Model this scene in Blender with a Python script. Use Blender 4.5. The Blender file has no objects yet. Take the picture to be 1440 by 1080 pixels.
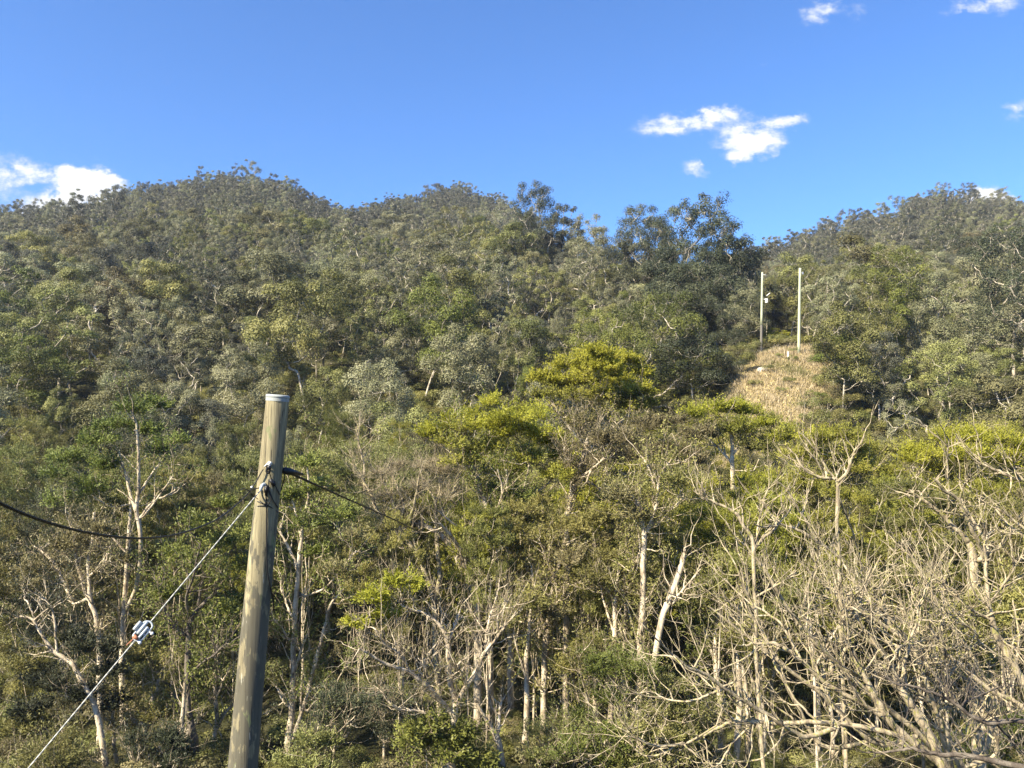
import bpy, math, random
import numpy as np
from math import radians, sin, cos, atan2, pi, sqrt
from mathutils import Vector

rng = np.random.default_rng(7)
random.seed(7)
scene = bpy.context.scene
cy = scene.cycles
cy.max_bounces = 4; cy.diffuse_bounces = 2; cy.glossy_bounces = 1; cy.transmission_bounces = 2; cy.transparent_max_bounces = 4
cy.use_adaptive_sampling = True; cy.adaptive_threshold = .015; cy.use_denoising = True; cy.denoising_prefilter = 'ACCURATE'; cy.denoising_input_passes = 'RGB_ALBEDO_NORMAL'
COL = scene.collection
EYE = 17.0            # eye height above the valley floor
F = 1120.0            # focal length in photo pixels (1440 wide)
PITCH = math.atan(60 / F)

# ------------------------------------------------------------------ camera
def P(u, v, d):
    """world point seen at photo pixel u, v at forward distance d"""
    x = (u - 720) / F; yy = (540 - v) / F
    fy = cos(PITCH) - sin(PITCH) * yy
    fz = sin(PITCH) + cos(PITCH) * yy
    k = d / fy
    return np.array([x * k, d, EYE + fz * k])

cam_d = bpy.data.cameras.new('camera')
cam = bpy.data.objects.new('camera', cam_d); COL.objects.link(cam)
cam_d.sensor_width = 36; cam_d.lens = 36 * F / 1440
cam_d.clip_start = 0.1; cam_d.clip_end = 9000
cam.location = (0, 0, EYE); cam.rotation_euler = (pi / 2 + PITCH, 0, 0)
scene.camera = cam

# ------------------------------------------------------------------ terrain
RK = [0, 9, 20, 30, 40, 58, 85, 106, 150, 200, 260, 320, 380, 450, 600, 1000, 3500]
NEAR = [-5, -6.5, -10.5, -14.5, -16.6]
FARK = [40, 10, 0]
COLS = {
    -700: [-17, -10, -2, 12, 26, 42, 58, 70, 74, 60],
    -200: [-17, -9, -1, 15, 32, 52, 72, 90, 95, 70],
    0:    [-17, -8, 0, 16, 34, 53, 73, 88, 90, 70],
    100:  [-17, -8, 1, 17, 35, 56, 77, 92, 93, 70],
    200:  [-17, -8, 1, 18, 37, 60, 84, 101, 96, 70],
    300:  [-17, -8, 1, 19, 38, 62, 88, 109, 98, 70],
    380:  [-17, -8, 1, 19, 38, 61, 86, 106, 96, 70],
    480:  [-17, -8, 1, 18, 36, 55, 74, 91, 91, 70],
    560:  [-17, -8, 1, 18, 36, 55, 74, 97, 115, 80],
    640:  [-17, -8, 1, 18, 36, 54, 75, 101, 124, 80],
    700:  [-17, -8, 1, 18, 36, 52, 70, 94, 118, 78],
    740:  [-17, -8, 1, 18, 35, 48, 64, 86, 108, 75],
    790:  [-17, -8, 1, 18, 33, 44, 56, 70, 84, 60],
    850:  [-17, -8, 1, 18, 32, 40, 50, 60, 70, 50],
    915:  [-17, -7, 2, 18, 32, 38, 46, 56, 66, 45],
    990:  [-17, -4, 5, 16, 26, 36, 46, 58, 66, 45],
    1040: [-17, -1, 9, 13, 24, 38, 54, 72, 70, 45],
    1100: [-17, 0, 10, 15, 27, 42, 58, 77, 74, 48],
    1125: [-17, 0, 10, 15, 28, 43, 60, 79, 76, 50],
    1180: [-17, -1, 9.6, 16, 30, 46, 65, 84, 80, 50],
    1240: [-17, -4, 7, 17, 32, 50, 70, 90, 85, 55],
    1330: [-17, -8, 1, 18, 34, 55, 77, 100, 95, 60],
    1440: [-17, -8, 1, 18, 34, 54, 76, 97, 92, 60],
    1700: [-17, -9, 0, 16, 32, 50, 70, 88, 84, 60],
    2300: [-17, -10, -2, 12, 26, 42, 58, 70, 70, 50],
}
CU = np.array(sorted(COLS)); CAZ = np.arctan((CU - 720) / F)
CZ = np.array([NEAR + COLS[u] + FARK for u in CU], float)
def height(x, y):
    x = np.asarray(x, float); y = np.asarray(y, float)
    az = np.arctan2(x, y)
    az = np.where(az > pi / 2, pi - az, np.where(az < -pi / 2, -pi - az, az))
    az = np.clip(az, CAZ[0], CAZ[-1])
    r = np.hypot(x, y)
    # columns are drawn at forward distance; keep it simple and use range * cos(az) inside the view
    ry = r * np.clip(np.cos(az), 0.6, 1) / 1.0
    j = np.clip(np.searchsorted(CAZ, az) - 1, 0, len(CAZ) - 2)
    t = (az - CAZ[j]) / (CAZ[j + 1] - CAZ[j]); t = t * t * (3 - 2 * t)
    rk = np.array(RK, float)
    i = np.clip(np.searchsorted(rk, ry) - 1, 0, len(rk) - 2)
    s = np.clip((ry - rk[i]) / (rk[i + 1] - rk[i]), 0, 1)
    a = CZ[j, i] * (1 - t) + CZ[j + 1, i] * t
    b = CZ[j, i + 1] * (1 - t) + CZ[j + 1, i + 1] * t
    z = a * (1 - s) + b * s
    n = (np.sin(x * .11 + 1.3) * np.cos(y * .13 + .4) * .8 + np.sin(x * .31 + y * .23) * .25) * np.clip((r - 30) / 60, 0, 1) * (1 - .75 * np.exp(-((x - 34) / 9) ** 2 - ((y - 98) / 14) ** 2))
    return EYE + z + n * np.clip(1.5 - r / 1500, 0, 1)

def ground_at(u, d):
    p = P(u, 600, d)
    return np.array([p[0], p[1], float(height(p[0], p[1]))])

# ------------------------------------------------------------------ mesh helpers
class Geo:
    """collects quads with one material index and one tint each"""
    def __init__(s): s.v = []; s.f = []; s.m = []; s.t = []; s.n = 0
    def add(s, v, f, mat=0, tint=0.5):
        v = np.asarray(v, np.float32); f = np.asarray(f, np.int32)
        if len(f) == 0: return
        s.v.append(v); s.f.append(f + s.n); s.n += len(v)
        s.m.append(np.full(len(f), mat, np.int32))
        s.t.append(np.broadcast_to(np.asarray(tint, np.float32), (len(f),)).copy())
    def join(s, o, mat=0):
        for v, f, t in zip(o.v, o.f, o.t): pass
        if o.n == 0: return
        s.v.append(np.concatenate(o.v)); s.f.append(np.concatenate(o.f) + s.n); s.n += o.n
        k = len(s.f[-1]); s.m.append(np.full(k, mat, np.int32)); s.t.append(np.concatenate(o.t))
    def mesh(s, name, mats, smooth=False, origin=None):
        me = bpy.data.meshes.new(name)
        v = np.concatenate(s.v); f = np.concatenate(s.f)
        if origin is not None: v = v - np.asarray(origin, np.float32)
        nf = len(f)
        me.vertices.add(len(v)); me.vertices.foreach_set('co', v.ravel())
        me.loops.add(nf * 4); me.loops.foreach_set('vertex_index', f.ravel())
        me.polygons.add(nf); me.polygons.foreach_set('loop_start', np.arange(0, nf * 4, 4, dtype=np.int32))
        me.polygons.foreach_set('material_index', np.concatenate(s.m))
        me.polygons.foreach_set('use_smooth', np.full(nf, smooth))
        for m in mats: me.materials.append(m)
        a = me.attributes.new('tint', 'FLOAT', 'FACE'); a.data.foreach_set('value', np.concatenate(s.t))
        me.update(calc_edges=True)
        return me

def frames(p):
    """tangent frame along a polyline"""
    t = np.gradient(p, axis=0); t /= np.linalg.norm(t, axis=1, keepdims=True) + 1e-9
    up = np.array([0.31, 0.17, 0.93]); up = up if abs(t[0] @ up) < .9 else np.array([.9, .3, .1])
    a = np.cross(t, up); a /= np.linalg.norm(a, axis=1, keepdims=True) + 1e-9
    b = np.cross(t, a)
    return a, b
def tube(g, p, r, k=5, mat=0, tint=0.5, cap=False):
    p = np.asarray(p, float); r = np.broadcast_to(np.asarray(r, float), (len(p),))
    a, b = frames(p); n = len(p)
    th = np.arange(k) * 2 * pi / k
    v = p[:, None] + r[:, None, None] * (a[:, None] * np.cos(th)[None, :, None] + b[:, None] * np.sin(th)[None, :, None])
    i = np.arange(n - 1)[:, None] * k; j = np.arange(k)[None]; j2 = (j + 1) % k
    f = np.stack([i + j, i + j2, i + k + j2, i + k + j], -1).reshape(-1, 4)
    v = v.reshape(-1, 3)
    if cap:
        v = np.vstack([v, p[0], p[-1]]); c0 = n * k; c1 = c0 + 1; e = (n - 1) * k
        ff = []
        for q in range(0, k, 2):
            ff.append([c0, (q + 2) % k, (q + 1) % k, q]); ff.append([c1, e + q, e + (q + 1) % k, e + (q + 2) % k])
        f = np.vstack([f, ff])
    g.add(v, f, mat, tint)

def smooth_path(pts, n):
    """Catmull-Rom through rows of any width"""
    pts = np.asarray(pts, float)
    if len(pts) < 3:
        t = np.linspace(0, 1, n)[:, None]; return pts[0] * (1 - t) + pts[-1] * t
    q = np.vstack([2 * pts[0] - pts[1], pts, 2 * pts[-1] - pts[-2]])
    T = np.linspace(0, len(pts) - 1 - 1e-6, n); i = T.astype(int); t = (T - i)[:, None]
    a, b, c, d = q[i], q[i + 1], q[i + 2], q[i + 3]
    return .5 * (2 * b + (c - a) * t + (2 * a - 5 * b + 4 * c - d) * t ** 2 + (3 * b - a - 3 * c + d) * t ** 3)

def rdir(n):
    d = rng.normal(size=(n, 3)); return d / np.linalg.norm(d, axis=1, keepdims=True)
def unit(v): return v / (np.linalg.norm(v, axis=-1, keepdims=True) + 1e-9)

def twigs(g, s, d, ln, r, curl=.3, wob=.18, seg=3, k=3, mat=0, tint=.5):
    """many curved tapering twigs at once; returns their points (n, seg+1, 3)"""
    n = len(s)
    if n == 0: return np.zeros((0, seg + 1, 3))
    ln = np.broadcast_to(ln, (n,)); r = np.broadcast_to(r, (n,))
    t = np.linspace(0, 1, seg + 1)
    up = np.array([0, 0, 1.0])
    p = s[:, None] + d[:, None] * (ln[:, None] * t)[:, :, None] + up * (curl * ln[:, None] * t ** 2)[:, :, None]
    w = rng.normal(size=(n, seg + 1, 3)) * wob; w[:, 0] = 0
    p = p + np.cumsum(w, 1) * (ln / (seg + 1))[:, None, None]
    tg = unit(np.gradient(p, axis=1)); ref = unit(rng.normal(size=(n, 1, 3)))
    a = unit(np.cross(tg, ref)); b = np.cross(tg, a)
    th = np.arange(k) * 2 * pi / k
    rr = r[:, None] * (1 - .9 * t)
    v = p[:, :, None] + rr[:, :, None, None] * (a[:, :, None] * np.cos(th)[:, None] + b[:, :, None] * np.sin(th)[:, None])
    base = (np.arange(n) * (seg + 1) * k)[:, None, None]; i = (np.arange(seg) * k)[None, :, None]; j = np.arange(k)[None, None]; j2 = (j + 1) % k
    f = np.stack([base + i + j, base + i + j2, base + i + k + j2, base + i + k + j], -1).reshape(-1, 4)
    if not np.isscalar(tint): tint = np.repeat(tint, seg * k)
    g.add(v.reshape(-1, 3), f, mat, tint)
    return p

def leaves(g, c, nrm, L, W, tint, mat=0, axis=None):
    """diamond leaves at c"""
    n = len(c)
    if n == 0: return
    t = unit(np.cross(nrm, rdir(n))) if axis is None else unit(axis)
    b = unit(np.cross(nrm, t))
    L = np.broadcast_to(L, (n,))[:, None] * .5; W = np.broadcast_to(W, (n,))[:, None] * .5
    v = np.stack([c - t * L, c + b * W - t * L * .1, c + t * L, c - b * W - t * L * .1], 1).reshape(-1, 3)
    g.add(v, np.arange(n * 4).reshape(n, 4), mat, tint)

def puff(g, c, R, n, L, W, flat=.65, shell=.6, tint0=None):
    """one domed clump of leaves"""
    d = rdir(n); d[:, 2] = np.where(d[:, 2] < -.35, -d[:, 2], d[:, 2])
    rad = R * (shell + (1 - shell) * rng.random(n) ** .7) * (1 + .18 * np.sin(d[:, 0] * 5 + c[0]) * np.cos(d[:, 1] * 6 + c[1]))
    p = c + d * rad[:, None] * np.array([1, 1, flat])
    nr = unit(d * 1.0 + rdir(n) * .5 + np.array([0, 0, .25]))
    t0 = rng.random() if tint0 is None else tint0
    leaves(g, p, nr, L * rng.uniform(.6, 1.3, n), W * rng.uniform(.7, 1.2, n), np.clip(.78 * t0 + .22 * rng.random(n), 0, 1))

def spray(gw, gl, c, R, m, per, L, W, flat=.7, t0=None, wr=.012, up=.35, mat=1):
    """twigs fanning out of a clump, each carrying narrow leaves at its outer half"""
    d = rdir(m); d[:, 2] = np.abs(d[:, 2]) * 1.0 - .25; d = unit(d)
    R0 = R * rng.uniform(0, .45, m)
    s = c + d * R0[:, None] * np.array([1, 1, flat])
    ln = R * rng.uniform(.45, .75, m)
    pts = twigs(gw, s, unit(d * np.array([1, 1, flat])), ln, wr, curl=up, wob=.25, mat=mat)
    if per <= 0: return
    t0 = rng.random() if t0 is None else t0
    tt = np.clip(.5 * t0 + .25 * rng.random(m), 0, 1)
    k = rng.uniform(.25, 1.12, (m, per))
    i = np.clip((k * 3).astype(int), 0, 2); fr = k * 3 - i
    row = np.arange(m)[:, None]
    q = pts[row, i] * (1 - fr)[..., None] + pts[row, i + 1] * fr[..., None]
    q = q + rng.normal(size=q.shape) * (R * .085)
    ax = unit(np.repeat((pts[:, 3] - pts[:, 1])[:, None], per, 1)) + rdir(m * per).reshape(m, per, 3) * .75
    nr = rdir(m * per) * .7 + np.array([-.25, -.3, .75]) + np.repeat(d, per, 0) * .6
    leaves(gl, q.reshape(-1, 3), unit(nr), L * rng.uniform(.6, 1.3, m * per), W, np.clip(np.repeat(tt, per) + .25 * rng.random(m * per), 0, 1), axis=ax.reshape(-1, 3))

class Skel:
    """branch skeleton; radii follow the number of tips each node carries"""
    def __init__(s, root): s.p = [np.asarray(root, float)]; s.par = [-1]; s.r = [None]
    def path(s, par, pts, rad=None):
        for i, q in enumerate(pts):
            s.p.append(np.asarray(q, float)); s.par.append(par); s.r.append(None if rad is None else float(rad[i])); par = len(s.p) - 1
        return par
    def reach(s, T, wob=.1, rise=.35, n=5):
        A = np.array(s.p); T = np.asarray(T, float)
        dv = T - A; dist = np.linalg.norm(dv, axis=1)
        hz = np.hypot(dv[:, 0], dv[:, 1])
        cost = dist + 1.6 * np.maximum(0, hz * .55 - dv[:, 2]) + np.where(np.arange(len(A)) < s.low, 1e3, 0)
        i = int(np.argmin(cost)); a = A[i]; L = dist[i]
        t = np.linspace(0, 1, n + 1)[1:, None]
        # leave the parent outward, then rise
        mid = a * (1 - t) + T * t
        mid[:, 2] -= (rise * L * .5 * (t * (1 - t))[:, 0] * 2)
        w = rng.normal(size=mid.shape) * wob * L / n; w[-1] = 0
        return s.path(i, mid + w)
    low = 1
    def emit(s, g, rtip, expo=.5, k=5, rmax=9, tint=.5):
        n = len(s.p); P_ = np.array(s.p); par = s.par
        w = np.zeros(n); child = [[] for _ in range(n)]
        for i in range(1, n): child[par[i]].append(i)
        for i in range(n - 1, -1, -1):
            w[i] = sum(w[c] for c in child[i]) if child[i] else 1
            w[i] += .06
        rad = np.array([s.r[i] if s.r[i] is not None else min(rmax, rtip * w[i] ** expo) for i in range(n)])
        starts = [(0, None)]
        while starts:
            i, pa = starts.pop(); ch = [] if pa is None else [pa]; 
            ch.append(i)
            while child[i]:
                cs = sorted(child[i], key=lambda c: -w[c])
                for c in cs[1:]: starts.append((c, i))
                i = cs[0]; ch.append(i)
            if len(ch) < 2: continue
            rr = rad[ch].copy()
            if pa is not None: rr[0] = min(rr[0], rr[1] * 1.25)
            pp = smooth_path(np.column_stack([P_[ch], rr]), max(3, int(len(ch) * 1.6)))
            tube(g, pp[:, :3], np.maximum(pp[:, 3], rtip * .3), k if rr[0] > rtip * 3 else 4, tint=tint)
        s.rad = rad

# ------------------------------------------------------------------ materials
def mat(name):
    m = bpy.data.materials.new(name); m.use_nodes = True
    nt = m.node_tree; nt.nodes.clear(); out = nt.nodes.new('ShaderNodeOutputMaterial')
    return m, nt, out
def N(nt, t, **kw):
    n = nt.nodes.new(t)
    for k, v in kw.items():
        if k.startswith('i_'):
            n.inputs[k[2:].replace('_', ' ')].default_value = v
        else: setattr(n, k, v)
    return n
def ramp(nt, stops, interp='LINEAR'):
    r = nt.nodes.new('ShaderNodeValToRGB'); e = r.color_ramp.elements; r.color_ramp.interpolation = interp
    while len(e) < len(stops): e.new(.5)
    for q, (p, c) in zip(e, stops): q.position = p; q.color = (*c, 1) if len(c) == 3 else c
    return r

def leaf_mat(name, dark, mid, light, trans=.24, vary=.016, vr=(.72, 1.25), rough=.5):
    m, nt, out = mat(name); L = nt.links.new
    at = N(nt, 'ShaderNodeAttribute', attribute_name='tint')
    rp = ramp(nt, [(0, dark), (.5, mid), (1, light)])
    L(at.outputs['Fac'], rp.inputs['Fac'])
    oi = N(nt, 'ShaderNodeObjectInfo')
    h = N(nt, 'ShaderNodeMapRange'); h.inputs['To Min'].default_value = .5 - vary; h.inputs['To Max'].default_value = .5 + vary
    L(oi.outputs['Random'], h.inputs['Value'])
    mul = N(nt, 'ShaderNodeMath', operation='MULTIPLY'); mul.inputs[1].default_value = 7.31
    fr = N(nt, 'ShaderNodeMath', operation='FRACT'); L(oi.outputs['Random'], mul.inputs[0]); L(mul.outputs[0], fr.inputs[0])
    v = N(nt, 'ShaderNodeMapRange'); v.inputs['To Min'].default_value = vr[0]; v.inputs['To Max'].default_value = vr[1]
    L(fr.outputs[0], v.inputs['Value'])
    hs = N(nt, 'ShaderNodeHueSaturation'); L(h.outputs[0], hs.inputs['Hue']); L(v.outputs[0], hs.inputs['Value']); L(rp.outputs[0], hs.inputs['Color'])
    bs = N(nt, 'ShaderNodeBsdfPrincipled'); bs.inputs['Roughness'].default_value = rough; bs.inputs['Specular IOR Level'].default_value = .25
    L(hs.outputs[0], bs.inputs['Base Color'])
    tr = N(nt, 'ShaderNodeBsdfTranslucent'); L(hs.outputs[0], tr.inputs['Color'])
    mx = N(nt, 'ShaderNodeMixShader'); mx.inputs[0].default_value = trans
    L(bs.outputs[0], mx.inputs[1]); L(tr.outputs[0], mx.inputs[2]); L(mx.outputs[0], out.inputs['Surface'])
    return m

def bark_mat(name, pale, mid, dark, scale=1.2, thresh=.5, lichen=None):
    m, nt, out = mat(name); L = nt.links.new
    tc = N(nt, 'ShaderNodeTexCoord'); mp = N(nt, 'ShaderNodeMapping'); mp.inputs['Scale'].default_value = (scale * 2.4, scale * 2.4, scale)
    L(tc.outputs['Object'], mp.inputs['Vector'])
    n1 = N(nt, 'ShaderNodeTexNoise'); n1.inputs['Scale'].default_value = 1; n1.inputs['Detail'].default_value = 5; n1.inputs['Roughness'].default_value = .65
    L(mp.outputs[0], n1.inputs['Vector'])
    rp = ramp(nt, [(thresh - .17, dark), (thresh - .03, mid), (thresh + .1, pale)])
    L(n1.outputs['Fac'], rp.inputs['Fac'])
    n2 = N(nt, 'ShaderNodeTexNoise'); n2.inputs['Scale'].default_value = 14; n2.inputs['Detail'].default_value = 3
    L(mp.outputs[0], n2.inputs['Vector'])
    mr = N(nt, 'ShaderNodeMapRange'); mr.inputs['From Min'].default_value = .3; mr.inputs['From Max'].default_value = .7; mr.inputs['To Min'].default_value = .7; mr.inputs['To Max'].default_value = 1.12
    L(n2.outputs['Fac'], mr.inputs['Value'])
    hs = N(nt, 'ShaderNodeHueSaturation'); L(mr.outputs[0], hs.inputs['Value']); L(rp.outputs[0], hs.inputs['Color'])
    col = hs.outputs[0]
    if lichen:
        n3 = N(nt, 'ShaderNodeTexNoise'); n3.inputs['Scale'].default_value = 2.2; L(mp.outputs[0], n3.inputs['Vector'])
        r3 = ramp(nt, [(.56, (0, 0, 0)), (.66, (1, 1, 1))]); L(n3.outputs['Fac'], r3.inputs['Fac'])
        mc = N(nt, 'ShaderNodeMix', data_type='RGBA'); L(r3.outputs[0], mc.inputs['Factor']); L(col, mc.inputs['A']); mc.inputs['B'].default_value = (*lichen, 1)
        col = mc.outputs['Result']
    bs = N(nt, 'ShaderNodeBsdfPrincipled'); bs.inputs['Roughness'].default_value = .85; bs.inputs['Specular IOR Level'].default_value = .2
    L(col, bs.inputs['Base Color'])
    bp = N(nt, 'ShaderNodeBump'); bp.inputs['Strength'].default_value = .5; bp.inputs['Distance'].default_value = .04
    L(n2.outputs['Fac'], bp.inputs['Height']); L(bp.outputs[0], bs.inputs['Normal'])
    L(bs.outputs[0], out.inputs['Surface'])
    return m

def plain_mat(name, c, rough=.5, metal=0.0, spec=.5):
    m, nt, out = mat(name); L = nt.links.new
    tc = N(nt, 'ShaderNodeTexCoord'); n = N(nt, 'ShaderNodeTexNoise'); n.inputs['Scale'].default_value = 30; L(tc.outputs['Object'], n.inputs['Vector'])
    mr = N(nt, 'ShaderNodeMapRange'); mr.inputs['To Min'].default_value = .75; mr.inputs['To Max'].default_value = 1.2; L(n.outputs['Fac'], mr.inputs['Value'])
    hs = N(nt, 'ShaderNodeHueSaturation'); hs.inputs['Color'].default_value = (*c, 1); L(mr.outputs[0], hs.inputs['Value'])
    bs = N(nt, 'ShaderNodeBsdfPrincipled'); bs.inputs['Roughness'].default_value = rough; bs.inputs['Metallic'].default_value = metal; bs.inputs['Specular IOR Level'].default_value = spec
    L(hs.outputs[0], bs.inputs['Base Color']); L(bs.outputs[0], out.inputs['Surface'])
    return m

M = {}
M['grey']   = leaf_mat('grey_green_leaves', (.105, .112, .056), (.202, .208, .110), (.325, .322, .185))
M['olive']  = leaf_mat('olive_leaves', (.085, .092, .032), (.185, .195, .062), (.310, .308, .110))
M['green']  = leaf_mat('green_leaves', (.060, .075, .018), (.130, .155, .034), (.225, .245, .060))
M['bright'] = leaf_mat('yellow_green_leaves', (.16, .170, .018), (.32, .325, .036), (.46, .450, .065), trans=.38, vary=.008, vr=(.98, 1.1))
M['moss']   = leaf_mat('mossy_green_leaves', (.105, .110, .028), (.215, .212, .062), (.345, .33, .11), trans=.3)
M['lime']   = leaf_mat('lime_green_leaves', (.13, .140, .022), (.265, .268, .045), (.41, .395, .08), trans=.34, vary=.01, vr=(.85, 1.15))
M['ridge']  = leaf_mat('ridge_forest_leaves', (.050, .056, .038), (.100, .106, .072), (.170, .172, .120))
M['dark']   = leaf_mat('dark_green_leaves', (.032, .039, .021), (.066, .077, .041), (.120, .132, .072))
M['brown']  = leaf_mat('brown_olive_leaves', (.085, .080, .036), (.170, .158, .070), (.28, .25, .125))
M['bark']   = bark_mat('pale_gum_bark', (.56, .51, .41), (.32, .28, .21), (.10, .09, .07), 1.0, .46)
M['paper']  = bark_mat('paperbark', (.70, .61, .45), (.42, .345, .24), (.085, .07, .05), 1.6, .47)
M['twig']   = bark_mat('bare_twig_bark', (.54, .46, .31), (.30, .25, .17), (.075, .062, .045), 2.2, .48, lichen=(.30, .29, .10))
M['finetwig'] = bark_mat('fine_twig_bark', (.40, .33, .22), (.28, .23, .155), (.13, .105, .07), 1.6, .45)
M['darkbark'] = bark_mat('dark_bark', (.20, .175, .14), (.12, .10, .08), (.05, .042, .035), 1.2, .5)

# ------------------------------------------------------------------ object helpers
def tag(o, label=None, cat=None, group=None, kind=None):
    if label: o['label'] = label
    if cat: o['category'] = cat
    if group: o['group'] = group
    if kind: o['kind'] = kind
    return o
def link(name, me, parent=None, loc=(0, 0, 0)):
    o = bpy.data.objects.new(name, me); COL.objects.link(o); o.location = loc
    if parent is not None: o.parent = parent
    return o
def empty(name, loc, rz=0):
    o = bpy.data.objects.new(name, None); COL.objects.link(o); o.location = loc; o.rotation_euler.z = rz
    o.empty_display_size = .3
    return o

# ------------------------------------------------------------------ tree prototypes
def gum_geo(H, W, nclump, leafn=6500, cr=(.25, .34), flat=.85, bottom=.42, L=.32, Wd=.14, lean=.0, spread=1.0, umbrella=False):
    """tall tree with rounded leaf clumps held on pale limbs"""
    gt, gl = Geo(), Geo()
    sk = Skel((0, 0, -.6))
    top = bottom * H * rng.uniform(.85, 1.05)
    ln = rng.normal(size=2) * .05 * H + np.array([lean, 0]) * H
    tp = [(ln[0] * t ** 1.5, ln[1] * t ** 1.5, top * t) for t in np.linspace(.12, 1, 7)]
    sk.path(0, tp); sk.low = 5
    cs = []
    tries = 0
    while len(cs) < nclump and tries < 4000:
        tries += 1
        h = rng.random() ** .8
        z = top + (H - top) * (h if not umbrella else .45 + .55 * h)
        prof = sqrt(max(0, 1 - ((h - .38) / .68) ** 2)) if not umbrella else 1 - .45 * h
        a = rng.random() * 2 * pi; rr = W * .5 * prof * sqrt(rng.uniform(.12, 1)) * spread
        c = np.array([ln[0] + rr * cos(a), ln[1] + rr * sin(a), z])
        R = W * rng.uniform(*cr) * (1.1 - .3 * h)
        if all(np.linalg.norm(c - q) > .62 * (R + s) for q, s in cs): cs.append((c, R))
    tot = sum(R * R for _, R in cs)
    for c, R in sorted(cs, key=lambda q: q[0][2] + .6 * np.hypot(q[0][0], q[0][1])):
        sk.reach(c, .22, .5)
    sk.emit(gt, .035, .52, 6)
    for c, R in cs:
        n = int(leafn * R * R / tot)
        # each clump is three or four smaller puffs
        q = rng.integers(3, 6)
        t0 = rng.random()
        for _ in range(q):
            cc = c + rdir(1)[0] * R * .42 * np.array([1, 1, .8])
            puff(gl, cc, R * rng.uniform(.55, .8), n // q, L, Wd, flat, tint0=np.clip(t0 + rng.normal() * .18, 0, 1))
        m = 10
        twigs(gt, np.repeat(c[None], m, 0) - np.array([0, 0, R * .3]), unit(rdir(m) + np.array([0, 0, .6])), R * .8, .03)
    return gt, gl

def paper_geo(H, W, nclump, stems=2, sprays=34, per=24, bottom=.48, flat=.6, L=.19, Wd=.06, cr=(.12, .19), wr=.010):
    """fine-leaved paperbark: forked pale stems, many twigs, feathery leaf sprays"""
    gt, gl = Geo(), Geo()
    sk = Skel((0, 0, -.6)); top = bottom * H
    first = sk.path(0, [(0, 0, .2 * top * .5), (rng.normal() * .1, rng.normal() * .1, .3 * top)])
    for s in range(stems):
        a = s * 2 * pi / stems + rng.random(); o = .09 * H * rng.uniform(.5, 1.2)
        sk.path(first, [(o * cos(a) * t + rng.normal() * .06, o * sin(a) * t + rng.normal() * .06, top * (.3 + .7 * t)) for t in np.linspace(.15, 1, 7)])
    sk.low = 6
    cs = []; tries = 0
    while len(cs) < nclump and tries < 5000:
        tries += 1
        h = rng.random() ** .7; z = top * .62 + (H - top * .62) * h
        prof = sqrt(max(0, 1 - ((h - .45) / .75) ** 2)); a = rng.random() * 2 * pi; rr = W * .5 * prof * sqrt(rng.uniform(.1, 1))
        c = np.array([rr * cos(a), rr * sin(a), z]); R = W * rng.uniform(*cr)
        if all(np.linalg.norm(c - q) > .6 * (R + s) for q, s in cs): cs.append((c, R))
    for c, R in sorted(cs, key=lambda q: q[0][2] + .6 * np.hypot(q[0][0], q[0][1])): sk.reach(c, .3, .55)
    sk.emit(gt, .0145, .55, 6)
    for c, R in cs: spray(gt, gl, c, R, sprays, per, L, Wd, flat, wr=wr)
    # bare side twigs on the limbs
    A = np.array(sk.p); idx = rng.integers(6, len(A), 70)
    d = unit(rdir(70) + np.array([0, 0, .7]))
    twigs(gt, A[idx], d, rng.uniform(.4, 1.3, 70), .014, curl=.3)
    return gt, gl

def shrub_geo(H, W, n, L=.22, Wd=.1):
    gt, gl = Geo(), Geo()
    m = 9
    d = unit(rdir(m) * np.array([1, 1, .3]) + np.array([0, 0, 1.0]))
    tips = twigs(gt, np.zeros((m, 3)) - np.array([0, 0, .2]), d, H * .8, .03, curl=.1)
    for i in range(m):
        puff(gl, tips[i, 3] * np.array([1, 1, .8]) + rdir(1)[0] * .2, W * rng.uniform(.2, .32), n // m, L, Wd, .75)
    return gt, gl

protos = {}
def proto(key, name, geo, tm, lm):
    gt, gl = geo
    protos[key] = (gt.mesh(name + '_trunk', [M[tm], M['finetwig']], True), gl.mesh(name + '_crown', [M[lm]]), gt, gl)

for i in range(9):
    proto(('gum', i), 'gum', gum_geo(rng.uniform(12.5, 15.5), rng.uniform(7, 9), int(rng.integers(9, 14)), 14000, L=.26, Wd=.13, lean=rng.normal() * .05), 'bark', 'grey')
for i in range(3):
    proto(('tall', i), 'tall', gum_geo(20, 11, 44, 20000, L=.27, cr=(.13, .21), flat=.95, bottom=.36, spread=1.0), 'bark', 'grey')
for i in range(6):
    proto(('slim', i), 'slim', gum_geo(rng.uniform(14, 18), rng.uniform(4.6, 6), int(rng.integers(15, 20)), 8000, cr=(.21, .3), flat=1.0, L=.24, bottom=.3, lean=rng.normal() * .06), 'bark', 'grey')
for i in range(6):
    proto(('airy', i), 'airy', gum_geo(rng.uniform(14.5, 17), rng.uniform(7, 9), int(rng.integers(26, 36)), 9000, cr=(.11, .18), flat=.95, L=.26, Wd=.11, bottom=.36, lean=rng.normal() * .05), 'bark', 'grey')
for i in range(2):
    proto(('dome', i), 'dome', gum_geo(15, 14.5, 46, 34000, cr=(.11, .17), flat=.85, bottom=.16, L=.24, Wd=.12), 'bark', 'green')
for i in range(3):
    proto(('fan', i), 'fan', gum_geo(11, 8, 18, 8500, cr=(.14, .23), flat=.55, bottom=.4, L=.26, Wd=.12), 'bark', 'green')
for i in range(7):
    proto(('paper', i), 'paper', paper_geo(rng.uniform(14, 16), rng.uniform(6.5, 8.5), int(rng.integers(38, 52)), int(rng.integers(2, 5))), 'paper', 'olive')
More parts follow.
